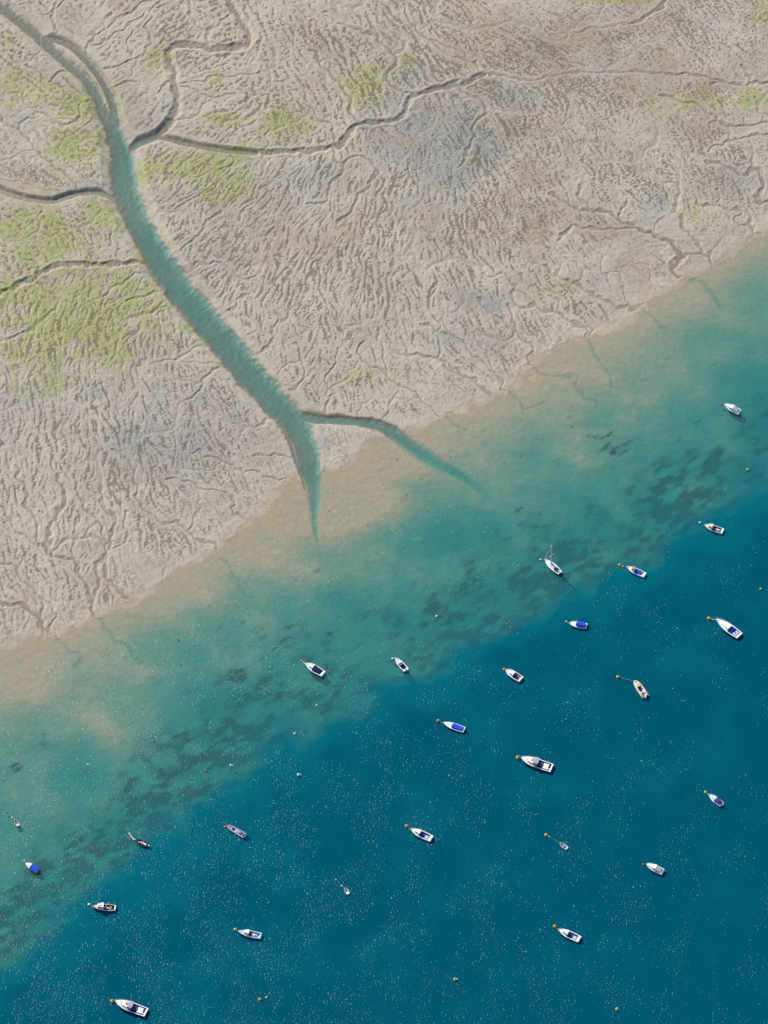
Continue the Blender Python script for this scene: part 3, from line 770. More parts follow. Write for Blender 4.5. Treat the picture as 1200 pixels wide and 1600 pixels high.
class MB:
    def __init__(s):
        s.v = []; s.f = []

    def add(s, vs, fs):
        o = len(s.v)
        s.v += [tuple(p) for p in vs]
        s.f += [tuple(i + o for i in f) for f in fs]
        return s

    def loft(s, rings, closed=False, cap0=False, cap1=False):
        n = len(rings[0]); vs = [p for r in rings for p in r]; fs = []
        for i in range(len(rings) - 1):
            for j in range(n if closed else n - 1):
                k = (j + 1) % n
                fs.append((i * n + j, i * n + k, (i + 1) * n + k, (i + 1) * n + j))
        if cap0:
            fs.append(tuple(range(n))[::-1])
        if cap1:
            fs.append(tuple((len(rings) - 1) * n + j for j in range(n)))
        return s.add(vs, fs)

    def block(s, x0, x1, y0, y1, z0, z1, ch=.05, top=1.0):
        """box with chamfered vertical edges and a chamfered top; `top` narrows the upper face"""
        cxm, cym = (x0 + x1) / 2, (y0 + y1) / 2

        def ring(k, ins, zz):
            a, b = (x1 - x0) / 2 * k - ins, (y1 - y0) / 2 * k - ins
            c = min(ch, a * .5, b * .5)
            return [(cxm + px, cym + py, zz) for px, py in ((a, b - c), (a - c, b), (-a + c, b), (-a, b - c), (-a, -b + c), (-a + c, -b), (a - c, -b), (a, -b + c))]
        c2 = min(ch, (z1 - z0) * .4)
        return s.loft([ring(1, 0, z0), ring(top, 0, z1 - c2), ring(top, c2, z1)], True, True, True)

    def tube(s, pts, r, n=6, taper=1.0):
        P = [Vector(p) for p in pts]; rings = []
        for i, p in enumerate(P):
            d = (P[min(i + 1, len(P) - 1)] - P[max(i - 1, 0)]).normalized()
            u = d.cross(Vector((0, 0, 1)))
            if u.length < .05:
                u = d.cross(Vector((0, 1, 0)))
            u.normalize(); w = u.cross(d)
            rr = r * (1 + (taper - 1) * i / max(1, len(P) - 1))
            rings.append([p + rr * (math.cos(2 * math.pi * k / n) * u + math.sin(2 * math.pi * k / n) * w) for k in range(n)])
        return s.loft(rings, True, True, True)

    def lathe(s, prof, n=16, c=(0, 0, 0)):
        rings = [[(c[0] + r * math.cos(2 * math.pi * k / n), c[1] + r * math.sin(2 * math.pi * k / n), c[2] + zz) for k in range(n)] for r, zz in prof]
        return s.loft(rings, True, True, True)

    def build(s, name, m, parent=None, smooth=False):
        me = bpy.data.meshes.new(name)
        me.from_pydata(s.v, [], s.f)
        if smooth:
            me.polygons.foreach_set('use_smooth', np.ones(len(me.polygons), bool))
        me.materials.append(m)
        me.update(); me.validate()
        o = bpy.data.objects.new(name, me)
        COL.objects.link(o)
        if parent is not None:
            o.parent = parent
        return o


def tag(o, label, cat, group=None):
    o['label'] = label; o['category'] = cat
    if group:
        o['group'] = group
    return o


def empty(name, loc, rz=0.0):
    o = bpy.data.objects.new(name, None)
    COL.objects.link(o)
    o.location = loc; o.rotation_euler = (0, 0, rz)
    o.empty_display_size = .5
    return o


def copy_tree(o, parent=None):
    c = o.copy(); COL.objects.link(c); c.parent = parent
    for ch in [x for x in COL.objects if x.parent == o]:
        copy_tree(ch, c)
    return c


class Hull:
    """planing or displacement hull: x forward, z = 0 at the waterline"""
    def __init__(s, root, L, B, fb=.65, bowfb=.95, stern=.85, p=2.3, q=1.0, rake=.07, sa=.08, sc=.55, sd=.22, floor=.22, mh=WHITE, md=WHITE, mc=LGREY, camber=.08, ms=None):
        s.root, s.L, s.B, s.fb, s.bowfb, s.stern, s.p, s.q = root, L, B, fb, bowfb, stern, p, q
        s.sa, s.sc, s.sd, s.floor = sa, sc, sd, floor
        S = sorted({0, .1, .2, .32, .45, .55, .64, .72, .79, .85, .90, .94, .97, .99, 1.0, sa, sc})
        S = [x for i, x in enumerate(S) if i == 0 or x - S[i - 1] > 1e-4]
        o = MB()

        def X_(t, zz):
            return (t - .5) * L - rake * L * t ** 6 * (1 - min(1, zz / s.g(t)))
        rings = []
        for t in S:
            w, g = s.w(t), s.g(t); fl = .86 - .42 * t ** 3
            half = [(w, g), (w * .985, g - .1), (w * (fl + .05), .16), (w * fl, .0), (w * fl * .6, -.18), (0, -.30)]
            pts = [(X_(t, zz), y, zz) for y, zz in half] + [(X_(t, zz), -y, zz) for y, zz in half[-2::-1]]
            rings.append(pts)
        o.loft(rings, False, True, False)
        s.hull = o.build("hull", mh, root, True)
        if ms:
            e = MB()
            for sg in (1, -1):
                e.loft([[((t - .5) * L, sg * (s.w(t) + .012), s.g(t) - .03), ((t - .5) * L, sg * (s.w(t) + .02), s.g(t) - .14)] for t in S])
            e.build("rubbing_strake", ms, s.hull)
        d = MB()
        e_ = .015
        for a, b in zip(S[:-1], S[1:]):
            m_ = (a + b) / 2
            if sa < m_ < sc:
                for sg in (1, -1):
                    d.loft([[((t - .5) * L, sg * s.w(t), s.g(t) + e_), ((t - .5) * L, sg * s.w(t) * .985, s.g(t) + e_ + .03), ((t - .5) * L, sg * max(0, s.w(t) - sd), s.g(t) + e_)] for t in (a, b)])
            else:
                d.loft([[((t - .5) * L, y * s.w(t), s.g(t) + e_ + camber * (1 - y * y)) for y in (-1, -.6, 0, .6, 1)] for t in (a, b)])
        s.deck = d.build("deck", md, root)
        if sc > sa:
            c = MB()
            T_ = [t for t in S if sa <= t <= sc]
            for sg in (1, -1):
                c.loft([[((t - .5) * L, sg * (s.w(t) - sd), s.g(t) + e_), ((t - .5) * L, sg * (s.w(t) - sd - .03), floor)] for t in T_])
            c.loft([[((t - .5) * L, s.w(t) - sd - .03, floor), ((t - .5) * L, -(s.w(t) - sd - .03), floor)] for t in T_])
            for t in (sa, sc):
                y = s.w(t) - sd
                c.add([((t - .5) * L, y, s.g(t) + e_), ((t - .5) * L, -y, s.g(t) + e_), ((t - .5) * L, -y, floor), ((t - .5) * L, y, floor)], [(0, 1, 2, 3)])
            s.cockpit = c.build("cockpit", mc, root)

    def w(s, t):
        if t < .45:
            k = t / .45
            return s.B / 2 * (s.stern + (1 - s.stern) * (1 - (1 - k) ** 2))
        k = (t - .45) / .55
        return max(.02, s.B / 2 * max(0, 1 - k ** s.p) ** s.q)

    def g(s, t):
        return s.fb + (s.bowfb - s.fb) * t * t

    def x(s, t):
        return (t - .5) * s.L

    # --- fittings
    def cabin(s, t0, t1, k0=.7, k1=.62, h=.75, rf=.35, ra=.05, ins=.86, m=WHITE, roof=None, over=.12, win=True, sill=.35, top=.86, zb=None, name="cabin", front=True):
        zb = s.g((t0 + t1) / 2) + .01 if zb is None else zb
        x0, x1 = s.x(t0), s.x(t1); a, b = s.w(t0) * k0, s.w(t1) * k1
        lo = [(x0, a), (x1, b), (x1, -b), (x0, -a)]
        hi = [(x0 + ra, a * ins), (x1 - rf, max(b * ins, a * ins * .6)), (x1 - rf, -max(b * ins, a * ins * .6)), (x0 + ra, -a * ins)]
        L_ = [Vector((*p, zb)) for p in lo]; H_ = [Vector((*p, zb + h)) for p in hi]
        c = MB().loft([L_, H_], True, False, True).build(name, m, s.root)
        if roof is not None:
            r = MB()
            cen = Vector(((hi[0][0] + hi[1][0]) / 2, 0, 0))
            xs = [hi[0][0] - over, hi[0][0], (hi[0][0] + hi[1][0]) / 2, hi[1][0], hi[1][0] + .10]
            ws_ = [hi[0][1] * .96, hi[0][1], (hi[0][1] + hi[1][1]) / 2 + .03, hi[1][1], hi[1][1] * .84]
            r.loft([[(xx, y * (w_ + .05), zb + h + .02 + .07 * (1 - y * y) - (.03 if k in (0, 4) else 0)) for y in (-1, -.8, 0, .8, 1)] for k, (xx, w_) in enumerate(zip(xs, ws_))])
            r.loft([[(xx, y * (w_ + .05), zb + h - .04) for y in (1, -1)] for xx, w_ in zip(xs, ws_)])
            for sg in (1, -1):
                r.loft([[(xx, sg * (w_ + .05), zb + h + .02), (xx, sg * (w_ + .05), zb + h - .04)] for xx, w_ in zip(xs, ws_)])
            r.build("roof", roof, c)
        if win:
            faces = [(0, 1, .10, .88), (3, 2, .10, .88)] + ([(1, 2, .08, .92)] if front else [])
            for i, j, u0, u1 in faces:
                def P(u, v):
                    return (L_[i] * (1 - u) + L_[j] * u) * (1 - v) + (H_[i] * (1 - u) + H_[j] * u) * v
                n_ = (L_[j] - L_[i]).cross(H_[i] - L_[i]).normalized()
                mid = (L_[i] + L_[j]) / 2
                inner = Vector(((x0 + x1) / 2, 0, zb))
                if n_.dot(mid - inner) < 0:
                    n_ = -n_
                q = [P(u0, sill) + n_ * .015, P(u1, sill) + n_ * .015, P(u1, top) + n_ * .015, P(u0, top) + n_ * .015]
                q2 = [p - n_ * .03 for p in q]
                MB().add(q + q2, [(0, 1, 2, 3), (0, 4, 5, 1), (1, 5, 6, 2), (2, 6, 7, 3), (3, 7, 4, 0)]).build("window", GLASS, c)
        return c

    def cover(s, t0, t1, k=.95, h0=.3, h1=.7, m=NAVYC, name="canvas_cover", dz=.03, k1=None, ribs=True):
        """cloth stretched over hoops, from t0 (aft) to t1; h0/h1 are its heights there"""
        r = MB(); rows = []
        N = 9
        for i in range(N):
            u = i / (N - 1); t = t0 + (t1 - t0) * u
            kk = k if k1 is None else k + (k1 - k) * u
            w = s.w(t) * kk; zb = s.g(t) + dz
            hh = h0 + (h1 - h0) * (u ** .8) + (.035 * (1 if i % 2 else -.4) if ribs and 0 < i < N - 1 else 0)
            rows.append([(s.x(t), w * y, zb + hh * zz) for y, zz in ((1, -.05), (1.0, .35), (.9, .75), (.6, .95), (0, 1.0), (-.6, .95), (-.9, .75), (-1.0, .35), (-1, -.05))])
        r.loft(rows, False, True, True)
        return r.build(name, m, s.root)

    def motor(s, y=0.0, t=0.0, m=BLACK, tilt=.25, sc_=1.0, z=None):
        x = s.x(t) - .05; zz = (s.g(t) if z is None else z)
        c = MB()
        rings = []
        for dz, a, b in ((-.05, .16, .13), (.05, .27, .19), (.25, .29, .20), (.40, .22, .16), (.46, .10, .08)):
            rings.append([(x - .28 * sc_ - tilt * dz + a * sc_ * math.cos(q) * 1.05, y + b * sc_ * math.sin(q), zz + dz * sc_) for q in [k * math.pi / 5 for k in range(10)]])
        c.loft(rings, True, True, True)
        o = c.build("outboard_motor", m, s.root, True)
        g = MB().block(x - .42 * sc_, x - .16 * sc_, y - .07, y + .07, -.35, zz - .03, .03)
        g.block(x - .55 * sc_, x - .1 * sc_, y - .10, y + .10, zz - .30, zz - .26, .02)
        g.build("motor_leg", m, o)
        return o

    def seat(s, t, y, m=MIDB, w=.5, d=.48, h=.42, back=.42, name="seat"):
        x = s.x(t); f = s.floor
        MB().block(x - d / 2, x + d / 2, y - w / 2, y + w / 2, f + .003, f + h, .06).block(x - d / 2 - .12, x - d / 2 + .02, y - w / 2, y + w / 2, f + h - .08, f + h + back, .05).build(name, m, s.root)

    def box(s, t, y, lx, ly, h, m, name="engine_box", z=None, top=.94):
        x = s.x(t); f = s.floor if z is None else z
        return MB().block(x - lx / 2, x + lx / 2, y - ly / 2, y + ly / 2, f + .004, f + h, .07, top).build(name, m, s.root)

    def rail(s, t0=.6, h=.42, r=.028, m=STEEL, name="bow_rail"):
        P = []; o = MB()
        T_ = [t0 + (1 - t0) * k / 8 for k in range(9)]
        for t in T_:
            P.append((s.x(t) - .04, max(.03, s.w(t) * .93), s.g(t) + h * min(1, .25 + (t - t0) / (1 - t0) * 3)))
        full = P + [(s.x(1) + .06, 0, s.g(1) + h)] + [(a, -b, c) for a, b, c in P[::-1]]
        o.tube(full, r, 5)
        for k in (2, 4, 6, 8):
            for sg in (1, -1):
                a, b, c = P[k]
                o.tube([(a, sg * b, s.g(T_[k])), (a, sg * b, c)], r * .9, 5)
        return o.build(name, m, s.root)

    def hatch(s, t, y=0, lx=.5, ly=.5, m=MGREY, h=.07, name="hatch", z=None):
        zz = (s.g(t) + .07) if z is None else z
        return MB().block(s.x(t) - lx / 2, s.x(t) + lx / 2, y - ly / 2, y + ly / 2, zz, zz + h, .05).build(name, m, s.root)

    def pole(s, a, b, r, m, name, taper=.7):
        return MB().tube([a, (Vector(a) + Vector(b)) / 2, b], r, 6, taper).build(name, m, s.root)

    def fenders(s, side, ts, m=BUOYW, name="fender"):
        for t in ts:
            y = side * (s.w(t) + .10); x = s.x(t)
            MB().lathe([(.02, .33), (.09, .28), (.11, .1), (.11, -.15), (.08, -.27), (.02, -.31)], 10, (x, y, s.g(t) - .38)).build(name, m, s.root, True)

    def screen(s, t, k=.72, h=.45, lean=.3, m=GLASS):
        x = s.x(t); w = s.w(t) * k; zb = s.g(t) + .05
        o = MB()
        pts = [(x - .35, w), (x, w * .72), (x + .06, 0), (x, -w * .72), (x - .35, -w)]
        lo = [(a, b, zb) for a, b in pts]; hi = [(a - lean, b * .88, zb + h) for a, b in pts]
        lo2 = [(a - .03, b * .98, zb) for a, b in pts]; hi2 = [(a - lean - .03, b * .86, zb + h) for a, b in pts]
        o.loft([lo, hi, hi2, lo2])
        return o.build("windscreen", m, s.root)


BOATS = {}


def place(key, name, label, cat, bow, stern, zd=.75, group=None):
    b, s_ = at(*bow, zd), at(*stern, zd * .85)
    d = b - s_
    root = empty(name, ((b.x + s_.x) / 2, (b.y + s_.y) / 2, 0.0), math.atan2(d.y, d.x))
    tag(root, label, cat, group)
    L = math.hypot(d.x, d.y)
    BOATS[key] = (root, L)
    return root, L


def bow_point(key, zz=.8):
    root, L = BOATS[key]
    return root.location + Matrix.Rotation(root.rotation_euler.z, 3, 'Z') @ Vector((L / 2 - .1, 0, zz))


# ------------------------------------------------------------------ the boats on their moorings
# fishing boats with blue sides: two alike
r, L = place('fishA', "fishing_boat", "large white fishing boat with blue sides in mid water, centre right", "boat", (814, 1184.5), (862.5, 1200.5), .85, "big blue sided fishing boats")
h = Hull(r, L, L * .335, .85, 1.25, .92, 2.6, .85, sa=.05, sc=.56, sd=.26, floor=.35, mh=BLUE, mc=NAVYC, md=WHITE)
h.cabin(.56, .80, .72, .62, .55, .5, 0, .9, WHITE, WHITE, .05, sill=.3)
h.cabin(.47, .60, .74, .74, 1.25, .25, -.1, .9, OFFW, GREY, .35, sill=.5, name="wheelhouse")
h.hatch(.625, -.28, .75, .8, REDO, .30, "liferaft", 1.64)
h.hatch(.80, 0, .6, .5, LGREY, .08)
h.seat(.40, .35, MIDB, .7, .7); h.seat(.37, -.45, MIDB, .9, .8); h.seat(.325, .1, MGREY, .6, .5)
h.box(.20, 0, L * .19, L * .21, .5, WHITE, "aft_deck")
h.box(.085, -L * .045, .75, .75, .62, BLACK, "winch"); h.box(.10, L * .075, .9, .55, .66, CREAM, "fish_box")
h.box(.28, L * .125, L * .22, .22, .55, NAVY, "side_locker")
h.rail(.55, .5)
h.pole((h.x(.52), .5, 2.0), (h.x(.50), .55, 3.6), .03, STEEL, "antenna")
c = copy_tree(r)
b_, s_ = at(180.8, 1565, .85), at(228, 1582, .72)
c.location = ((b_.x + s_.x) / 2, (b_.y + s_.y) / 2, 0); c.rotation_euler.z = math.atan2(b_.y - s_.y, b_.x - s_.x)
tag(c, "large white fishing boat with blue sides at the bottom edge of the picture", "boat", "big blue sided fishing boats")
BOATS['fishB'] = (c, L)

# motor boats with a small wheelhouse and an outboard: two alike
r, L = place('motorA', "motorboat", "white motorboat with small wheelhouse and blue cockpit, right of the dinghy towing pink float", "boat", (641.7, 1296), (674.6, 1310.5), .75, "white outboard boats with small wheelhouse")
h = Hull(r, L, L * .36, .68, 1.0, .88, 2.5, .9, sa=.12, sc=.58, sd=.27, mc=BLUE)
h.cabin(.55, .82, .74, .55, .85, .75, .0, .82, WHITE, WHITE, .15, sill=.42)
h.seat(.52, .45, MIDB); h.seat(.51, -.42, MIDB)
h.box(.24, 0, L * .17, L * .17, .14, LGREY, "floor_panel"); h.box(.36, L * .135, L * .22, .16, .45, NAVY, "side_locker")
h.box(.07, 0, .5, .7, .48, NAVY, "motor_well", .25); h.motor(0, 0.02)
h.rail(.72, .4)
c = copy_tree(r)
b_, s_ = at(873, 1453, .75), at(905.4, 1467.5, .64)
c.location = ((b_.x + s_.x) / 2, (b_.y + s_.y) / 2, 0); c.rotation_euler.z = math.atan2(b_.y - s_.y, b_.x - s_.x)
tag(c, "white motorboat with small wheelhouse and blue cockpit, lowest boat in the right half", "boat", "white outboard boats with small wheelhouse")
BOATS['motorB'] = (c, L)

# cuddy cruisers hung with fenders: two alike
r, L = place('cuddyA', "cabin_cruiser", "white cabin cruiser hung with fenders, highest boat in the picture near the right edge", "boat", (1132, 632), (1156, 644), .85, "fendered cabin cruisers")
h = Hull(r, L, L * .42, .8, 1.1, .85, 2.5, .85, sa=.06, sc=.5, sd=.2, mh=WHITE, mc=NAVY, ms=BLUE)
h.cabin(.50, .86, .72, .5, .42, .5, 0, .85, WHITE, None, sill=.25, front=False)
h.cabin(.42, .62, .78, .70, .85, .4, 0, .85, OFFW, WHITE, .1, sill=.45, name="wheelhouse")
h.cover(.10, .44, .80, .12, .95, OFFW, "canvas_cover"); h.box(.02, 0, .18, L * .27, .10, NAVY, "stern_step", .82)
h.hatch(.88, .3, .35, .3, WHITE, .3, "anchor_locker"); h.fenders(-1, (.12, .28, .42, .56, .68)); h.rail(.62, .35)
h.box(.36, -L * .10, L * .22, L * .1, .35, BLUE, "side_window", .86)
c = copy_tree(r)
b_, s_ = at(1011, 1351, .85), at(1035, 1362, .72)
c.location = ((b_.x + s_.x) / 2, (b_.y + s_.y) / 2, 0); c.rotation_euler.z = math.atan2(b_.y - s_.y, b_.x - s_.x)
tag(c, "white cabin cruiser hung with fenders in the lower right, beside a small dark red buoy", "boat", "fendered cabin cruisers")
BOATS['cuddyB'] = (c, L)

r, L = place('creamy', "fishing_boat", "small fishing boat with cream wheelhouse and tan engine box by the edge of deep water", "boat", (1100.4, 821), (1129.8, 830), .75)
h = Hull(r, L, L * .36, .68, 1.0, .9, 2.4, .85, sa=.09, sc=.56, sd=.17, mc=BLUE, mh=CREAM, ms=ORANGE)
h.cabin(.56, .82, .72, .5, 1.0, .55, 0, .88, WHITE, CREAM, .12, sill=.5)
h.box(.30, 0, 1.1, .8, .42, CREAM); h.box(.18, -.25, .4, .5, .3, WHITE, "fish_box"); h.box(.16, .4, .5, .3, .3, MIDB, "crate")
h.rail(.72, .35, .03, TAN)

# sailing yacht
r, L = place('yacht', "sailing_yacht", "white sailing yacht with bare mast and blue sail cover", "boat", (851, 874), (875.5, 895.5), .8)
h = Hull(r, L, L * .33, .75, 1.0, .62, 2.1, .95, sa=.06, sc=.30, sd=.26, mh=BLUE, mc=LGREY, md=WHITE, rake=.10, ms=WHITE)
h.cabin(.32, .74, .60, .42, .40, .7, .1, .86, WHITE, None, sill=.3, front=False)
h.box(.30, 0, .5, .9, .55, NAVY, "companionway", .75); h.box(.17, 0, .25, .9, .28, TAN, "thwart")
xm = h.x(.60)
mast = h.pole((xm, 0, .9), (xm, 0, 10.4), .20, WHITE, "mast", 1.0)
MB().tube([(xm, 1.05, 5.4), (xm - .05, 0, 5.5), (xm, -1.05, 5.4)], .07, 5).build("spreader", STEEL, mast)
MB().tube([(xm - .1, 0, 10.35), (xm + .3, 0, 10.6)], .10, 5).build("masthead_fitting", STEEL, mast)
boom = h.pole((xm, 0, 1.75), (h.x(.20), .12, 1.65), .06, STEEL, "boom", 1)
MB().tube([(xm + .1, 0, 1.75), (xm - .4, 0, 1.95), (h.x(.42), .05, 1.88), (h.x(.22), .1, 1.75)], .19, 8, .6).build("sail_cover", BRIGHT, boom, True)
h.pole((h.x(.985), 0, 1.1), (xm + .05, 0, 10.3), .075, WHITE, "furled_jib", .7)
h.pole((h.x(.01), 0, .8), (xm - .02, 0, 9.6), .012, STEEL, "backstay", 1)
for sg in (1, -1):
    MB().tube([(xm - .1, sg * h.w(.58) * .95, .95), (xm, sg * 1.05, 5.4), (xm, 0, 9.3)], .012, 4).build("shroud", STEEL, r)
h.rail(.86, .4, .02); h.box(.02, .0, .12, .12, .55, NAVY, "rudder_head", .5)

r, L = place('orangetop', "fishing_boat", "white boat with orange wheelhouse roof and blue tarpaulin in its cockpit", "boat", (978.8, 886), (1008, 898.5), .75)
h = Hull(r, L, L * .34, .68, 1.0, .84, 2.2, .9, sa=.1, sc=.60, sd=.18, mc=LGREY)
h.cabin(.56, .73, .62, .55, 1.0, .3, 0, .9, WHITE, ORANGE, .1, sill=.4); h.hatch(.86, 0, .4, .35, MGREY, .06)
h.cover(.26, .55, .70, .05, .25, BRIGHT, "tarpaulin", -.15); h.box(.20, -.2, .45, .5, .35, MIDB, "crate"); h.rail(.80, .3)

r, L = place('bimini', "motorboat", "small white motorboat with bright blue canopy and thin antenna near the drop off", "boat", (889.8, 974), (917, 978.2), .65)
h = Hull(r, L, L * .40, .62, .85, .9, 2.8, .7, sa=.08, sc=.56, sd=.2, mc=NAVY)
h.screen(.64); h.cover(.10, .55, .82, .75, .85, BRIGHT, "canopy", .02); h.motor(-.1, .0)
h.hatch(.80, 0, .45, .45, WHITE, .05); h.pole((h.x(.62), .3, .9), (h.x(.62), .35, 3.3), .03, STEEL, "antenna"); h.rail(.66, .35)
h.box(.02, .35, .3, .3, .2, WHITE, "swim_step", .5)

r, L = place('sleek', "motor_cruiser", "long white motor cruiser with blue cockpit cushions and long rope at right edge", "boat", (1118.8, 967.5), (1156, 993.5), .95)
h = Hull(r, L, L * .34, .85, 1.35, .82, 2.0, .95, sa=.07, sc=.42, sd=.3, floor=.45, mh=BLUE, md=WHITE, mc=MIDB, rake=.1)
h.cabin(.43, .84, .70, .40, .55, 1.2, .0, .82, WHITE, WHITE, .05, sill=.25, front=False); h.hatch(.90, .1, .4, .25, MGREY, .08, "anchor_winch")
h.seat(.36, .55, BRIGHT, 1.0, .8); h.seat(.35, -.6, BRIGHT, 1.1, .8); h.box(.20, .55, .8, .9, .45, PALEB, "sun_bed"); h.box(.19, -.6, .7, .8, .4, PALEB, "bench"); h.box(.12, 0, .4, 2.0, .5, WHITE, "stern_bench")
h.pole((h.x(.45), h.w(.45) * .8, 1.3), (h.x(.45), h.w(.45) * .82, 3.4), .04, STEEL, "antenna"); h.rail(.5, .5, .03)

r, L = place('navycov', "cabin_cruiser", "white wheelhouse boat with sloping dark navy cockpit cover over the pale shallows", "boat", (477, 1037), (505.5, 1053), .75)
h = Hull(r, L, L * .39, .72, 1.0, .82, 2.4, .9, sa=.1, sc=.56, sd=.22, mc=NAVYC)
h.cabin(.54, .80, .72, .52, .95, .7, 0, .84, WHITE, WHITE, .1, sill=.5); h.cover(.14, .53, .70, .10, .95, NAVYC, "cockpit_cover", .0)
h.hatch(.87, 0, .4, .3, MGREY, .06); h.rail(.62, .42); h.fenders(-1, (.3, .45))

r, L = place('notch', "motorboat", "small white motorboat with pale blue bow and open navy cockpit over the weed", "boat", (617.8, 1028.5), (635, 1047.5), .65)
h = Hull(r, L, L * .36, .62, .85, .9, 2.5, .85, sa=.12, sc=.55, sd=.24, mc=NAVYC, mh=PALEB)
h.cabin(.55, .80, .72, .5, .45, .6, 0, .85, WHITE, None, sill=.3); h.hatch(.88, 0, .6, .5, PALEB, .04, "foredeck_pad"); h.seat(.5, .3, OFFW); h.seat(.5, -.35, OFFW)
h.box(.06, 0, .6, .55, .45, NAVY, "motor_well", .3); h.motor(0, .03, MGREY); h.rail(.72, .32)

r, L = place('blunt', "cabin_cruiser", "blunt bowed white cruiser nosing against its tan buoy in deep water", "boat", (790.6, 1047.5), (814.5, 1061.5), .8)
h = Hull(r, L, L * .44, .75, 1.05, .86, 2.9, .72, sa=.09, sc=.50, sd=.2, mc=MGREY)
h.cabin(.48, .78, .72, .6, .75, .8, 0, .82, WHITE, WHITE, .1, sill=.4); h.seat(.44, .45, NAVYC); h.seat(.43, -.4, MIDB); h.box(.22, 0, .7, .9, .3, NAVY, "engine_box"); h.box(.13, -.2, .3, 1.2, .35, TAN, "stern_bench"); h.rail(.55, .45, .03)
h.hatch(.88, 0, .3, 1.1, CREAM, .03, "foredeck_line")

r, L = place('pilot', "fishing_boat", "fishing boat with blue sides, tan bow and white slanting derrick", "boat", (144.6, 1416.8), (180.6, 1418.6), .8)
h = Hull(r, L, L * .34, .75, 1.1, .8, 2.0, .95, sa=.05, sc=.52, sd=.16, mh=BLUE, md=CREAM, mc=NAVY, ms=WHITE)
h.cabin(.52, .80, .80, .62, 1.1, .35, 0, .9, WHITE, WHITE, .05, sill=.45)
ring = MB(); ring.tube([(h.x(.665) + .42 * math.cos(a), -.05 + .42 * math.sin(a), 2.08) for a in [k * math.pi / 6 for k in range(13)]], .10, 6); ring.build("life_ring", ORANGE, r, True)
h.pole((h.x(.49), .3, 1.0), (h.x(.24), .45, 4.2), .10, WHITE, "derrick", .8)
h.box(.33, 0, .9, .6, .4, OFFW); h.box(.22, .3, .5, .5, .35, CREAM, "fish_box"); h.box(.20, -.35, .6, .5, .35, TAN, "crate"); h.box(.27, -.1, .35, .3, .5, YTUBE, "basket"); h.box(.015, 0, .35, L * .27, .18, WHITE, "transom_locker", .74); h.rail(.82, .3, .03, TAN)
h.pole((h.x(.72), .6, 1.9), (h.x(.72), 1.6, 3.0), .025, STEEL, "antenna")

r, L = place('paleblue', "fishing_boat", "white wheelhouse boat with pale blue decks on the dark water, lower left", "boat", (372, 1455.5), (408, 1462.5), .75)
h = Hull(r, L, L * .32, .68, 1.05, .86, 2.1, .9, sa=.06, sc=.52, sd=.14, mh=WHITE, md=PALEB, mc=PALEB, ms=WHITE)
h.cabin(.52, .74, .70, .56, .95, .4, 0, .88, WHITE, WHITE, .05, sill=.45); h.box(.32, 0, .85, .7, .42, WHITE); h.box(.47, 0, .4, 1.5, .7, NAVYC, "doorway_screen"); h.box(.18, .3, .5, .4, .35, MIDB, "crate"); h.box(.16, -.4, .5, .4, .3, MIDB, "crate"); h.box(.12, .5, .3, .3, .3, CREAM, "basket")
e = MB()
for sg in (1, -1):
    e.loft([[(h.x(t), sg * h.w(t) * .99, h.g(t) + .05), (h.x(t), sg * h.w(t) * .99, h.g(t) + .12), (h.x(t), sg * max(.0, h.w(t) - .16), h.g(t) + .12), (h.x(t), sg * max(.0, h.w(t) - .16), h.g(t) + .05)] for t in (0, .1, .2, .32, .45, .55, .64, .72, .79, .85, .9, .94, .97, 1.0)])
e.build("gunwale", WHITE, r)

r, L = place('bluecover', "motorboat", "white motorboat with bright blue cover over its whole stern, over dark weed", "boat", (692.5, 1129.3), (725.5, 1140.6), .7)
r['label'] = "white motorboat with long bright blue cockpit cover and black outboard, red orange buoy at bow"
h = Hull(r, L, L * .34, .68, .95, .86, 2.2, .9, sa=.06, sc=.54, sd=.2, mc=NAVY, mh=PALEB, ms=WHITE)
h.cover(.06, .56, .74, .34, .62, BRIGHT, "cockpit_cover", .0); h.screen(.60, .7, .35); h.motor(0, .0); h.hatch(.76, 0, .45, .4, LGREY, .05)
e = MB()
for sg in (1, -1):
    e.loft([[(h.x(t), sg * (h.w(t) + .022), h.g(t) - .22), (h.x(t), sg * (h.w(t) * .97 + .03), h.g(t) - .34)] for t in (0, .1, .2, .32, .45, .55, .64, .72, .79)])
e.build("blue_stripe", BLUE, h.hull)

r, L = place('halfcover', "day_boat", "small white boat with blue stern cover beside dark weed near the left edge", "boat", (39.8, 1348.5), (59.8, 1360), .7)
h = Hull(r, L, L * .42, .62, .85, .9, 2.1, .9, sa=.08, sc=.55, sd=.2, mc=NAVY)
h.cover(.0, .56, .98, .25, .45, BRIGHT, "stern_cover", .0); h.cabin(.57, .80, .66, .5, .40, .4, 0, .85, WHITE, WHITE, .02, sill=.35); h.motor(0, .0)

r, L = place('violet', "motorboat", "small white motorboat with violet blue canvas over its stern, right edge of deep water", "boat", (1108, 1242), (1128, 1257), .75)
h = Hull(r, L, L * .42, .7, .95, .82, 2.5, .85, sa=.08, sc=.5, sd=.18, mc=NAVY)
h.cabin(.50, .82, .72, .5, .62, .7, 0, .82, WHITE, WHITE, .1, sill=.35); h.cover(.06, .48, .84, .35, .75, PURP, "canvas_cover", .0); h.box(.28, .12, L * .34, L * .15, .12, NAVYC, "roof_panel", 1.18); h.motor(.0, .0, OFFW); h.rail(.72, .4)
h.pole((h.x(.52), .6, 1.3), (h.x(.50), 1.0, 1.5), .06, WHITE, "light_bar")


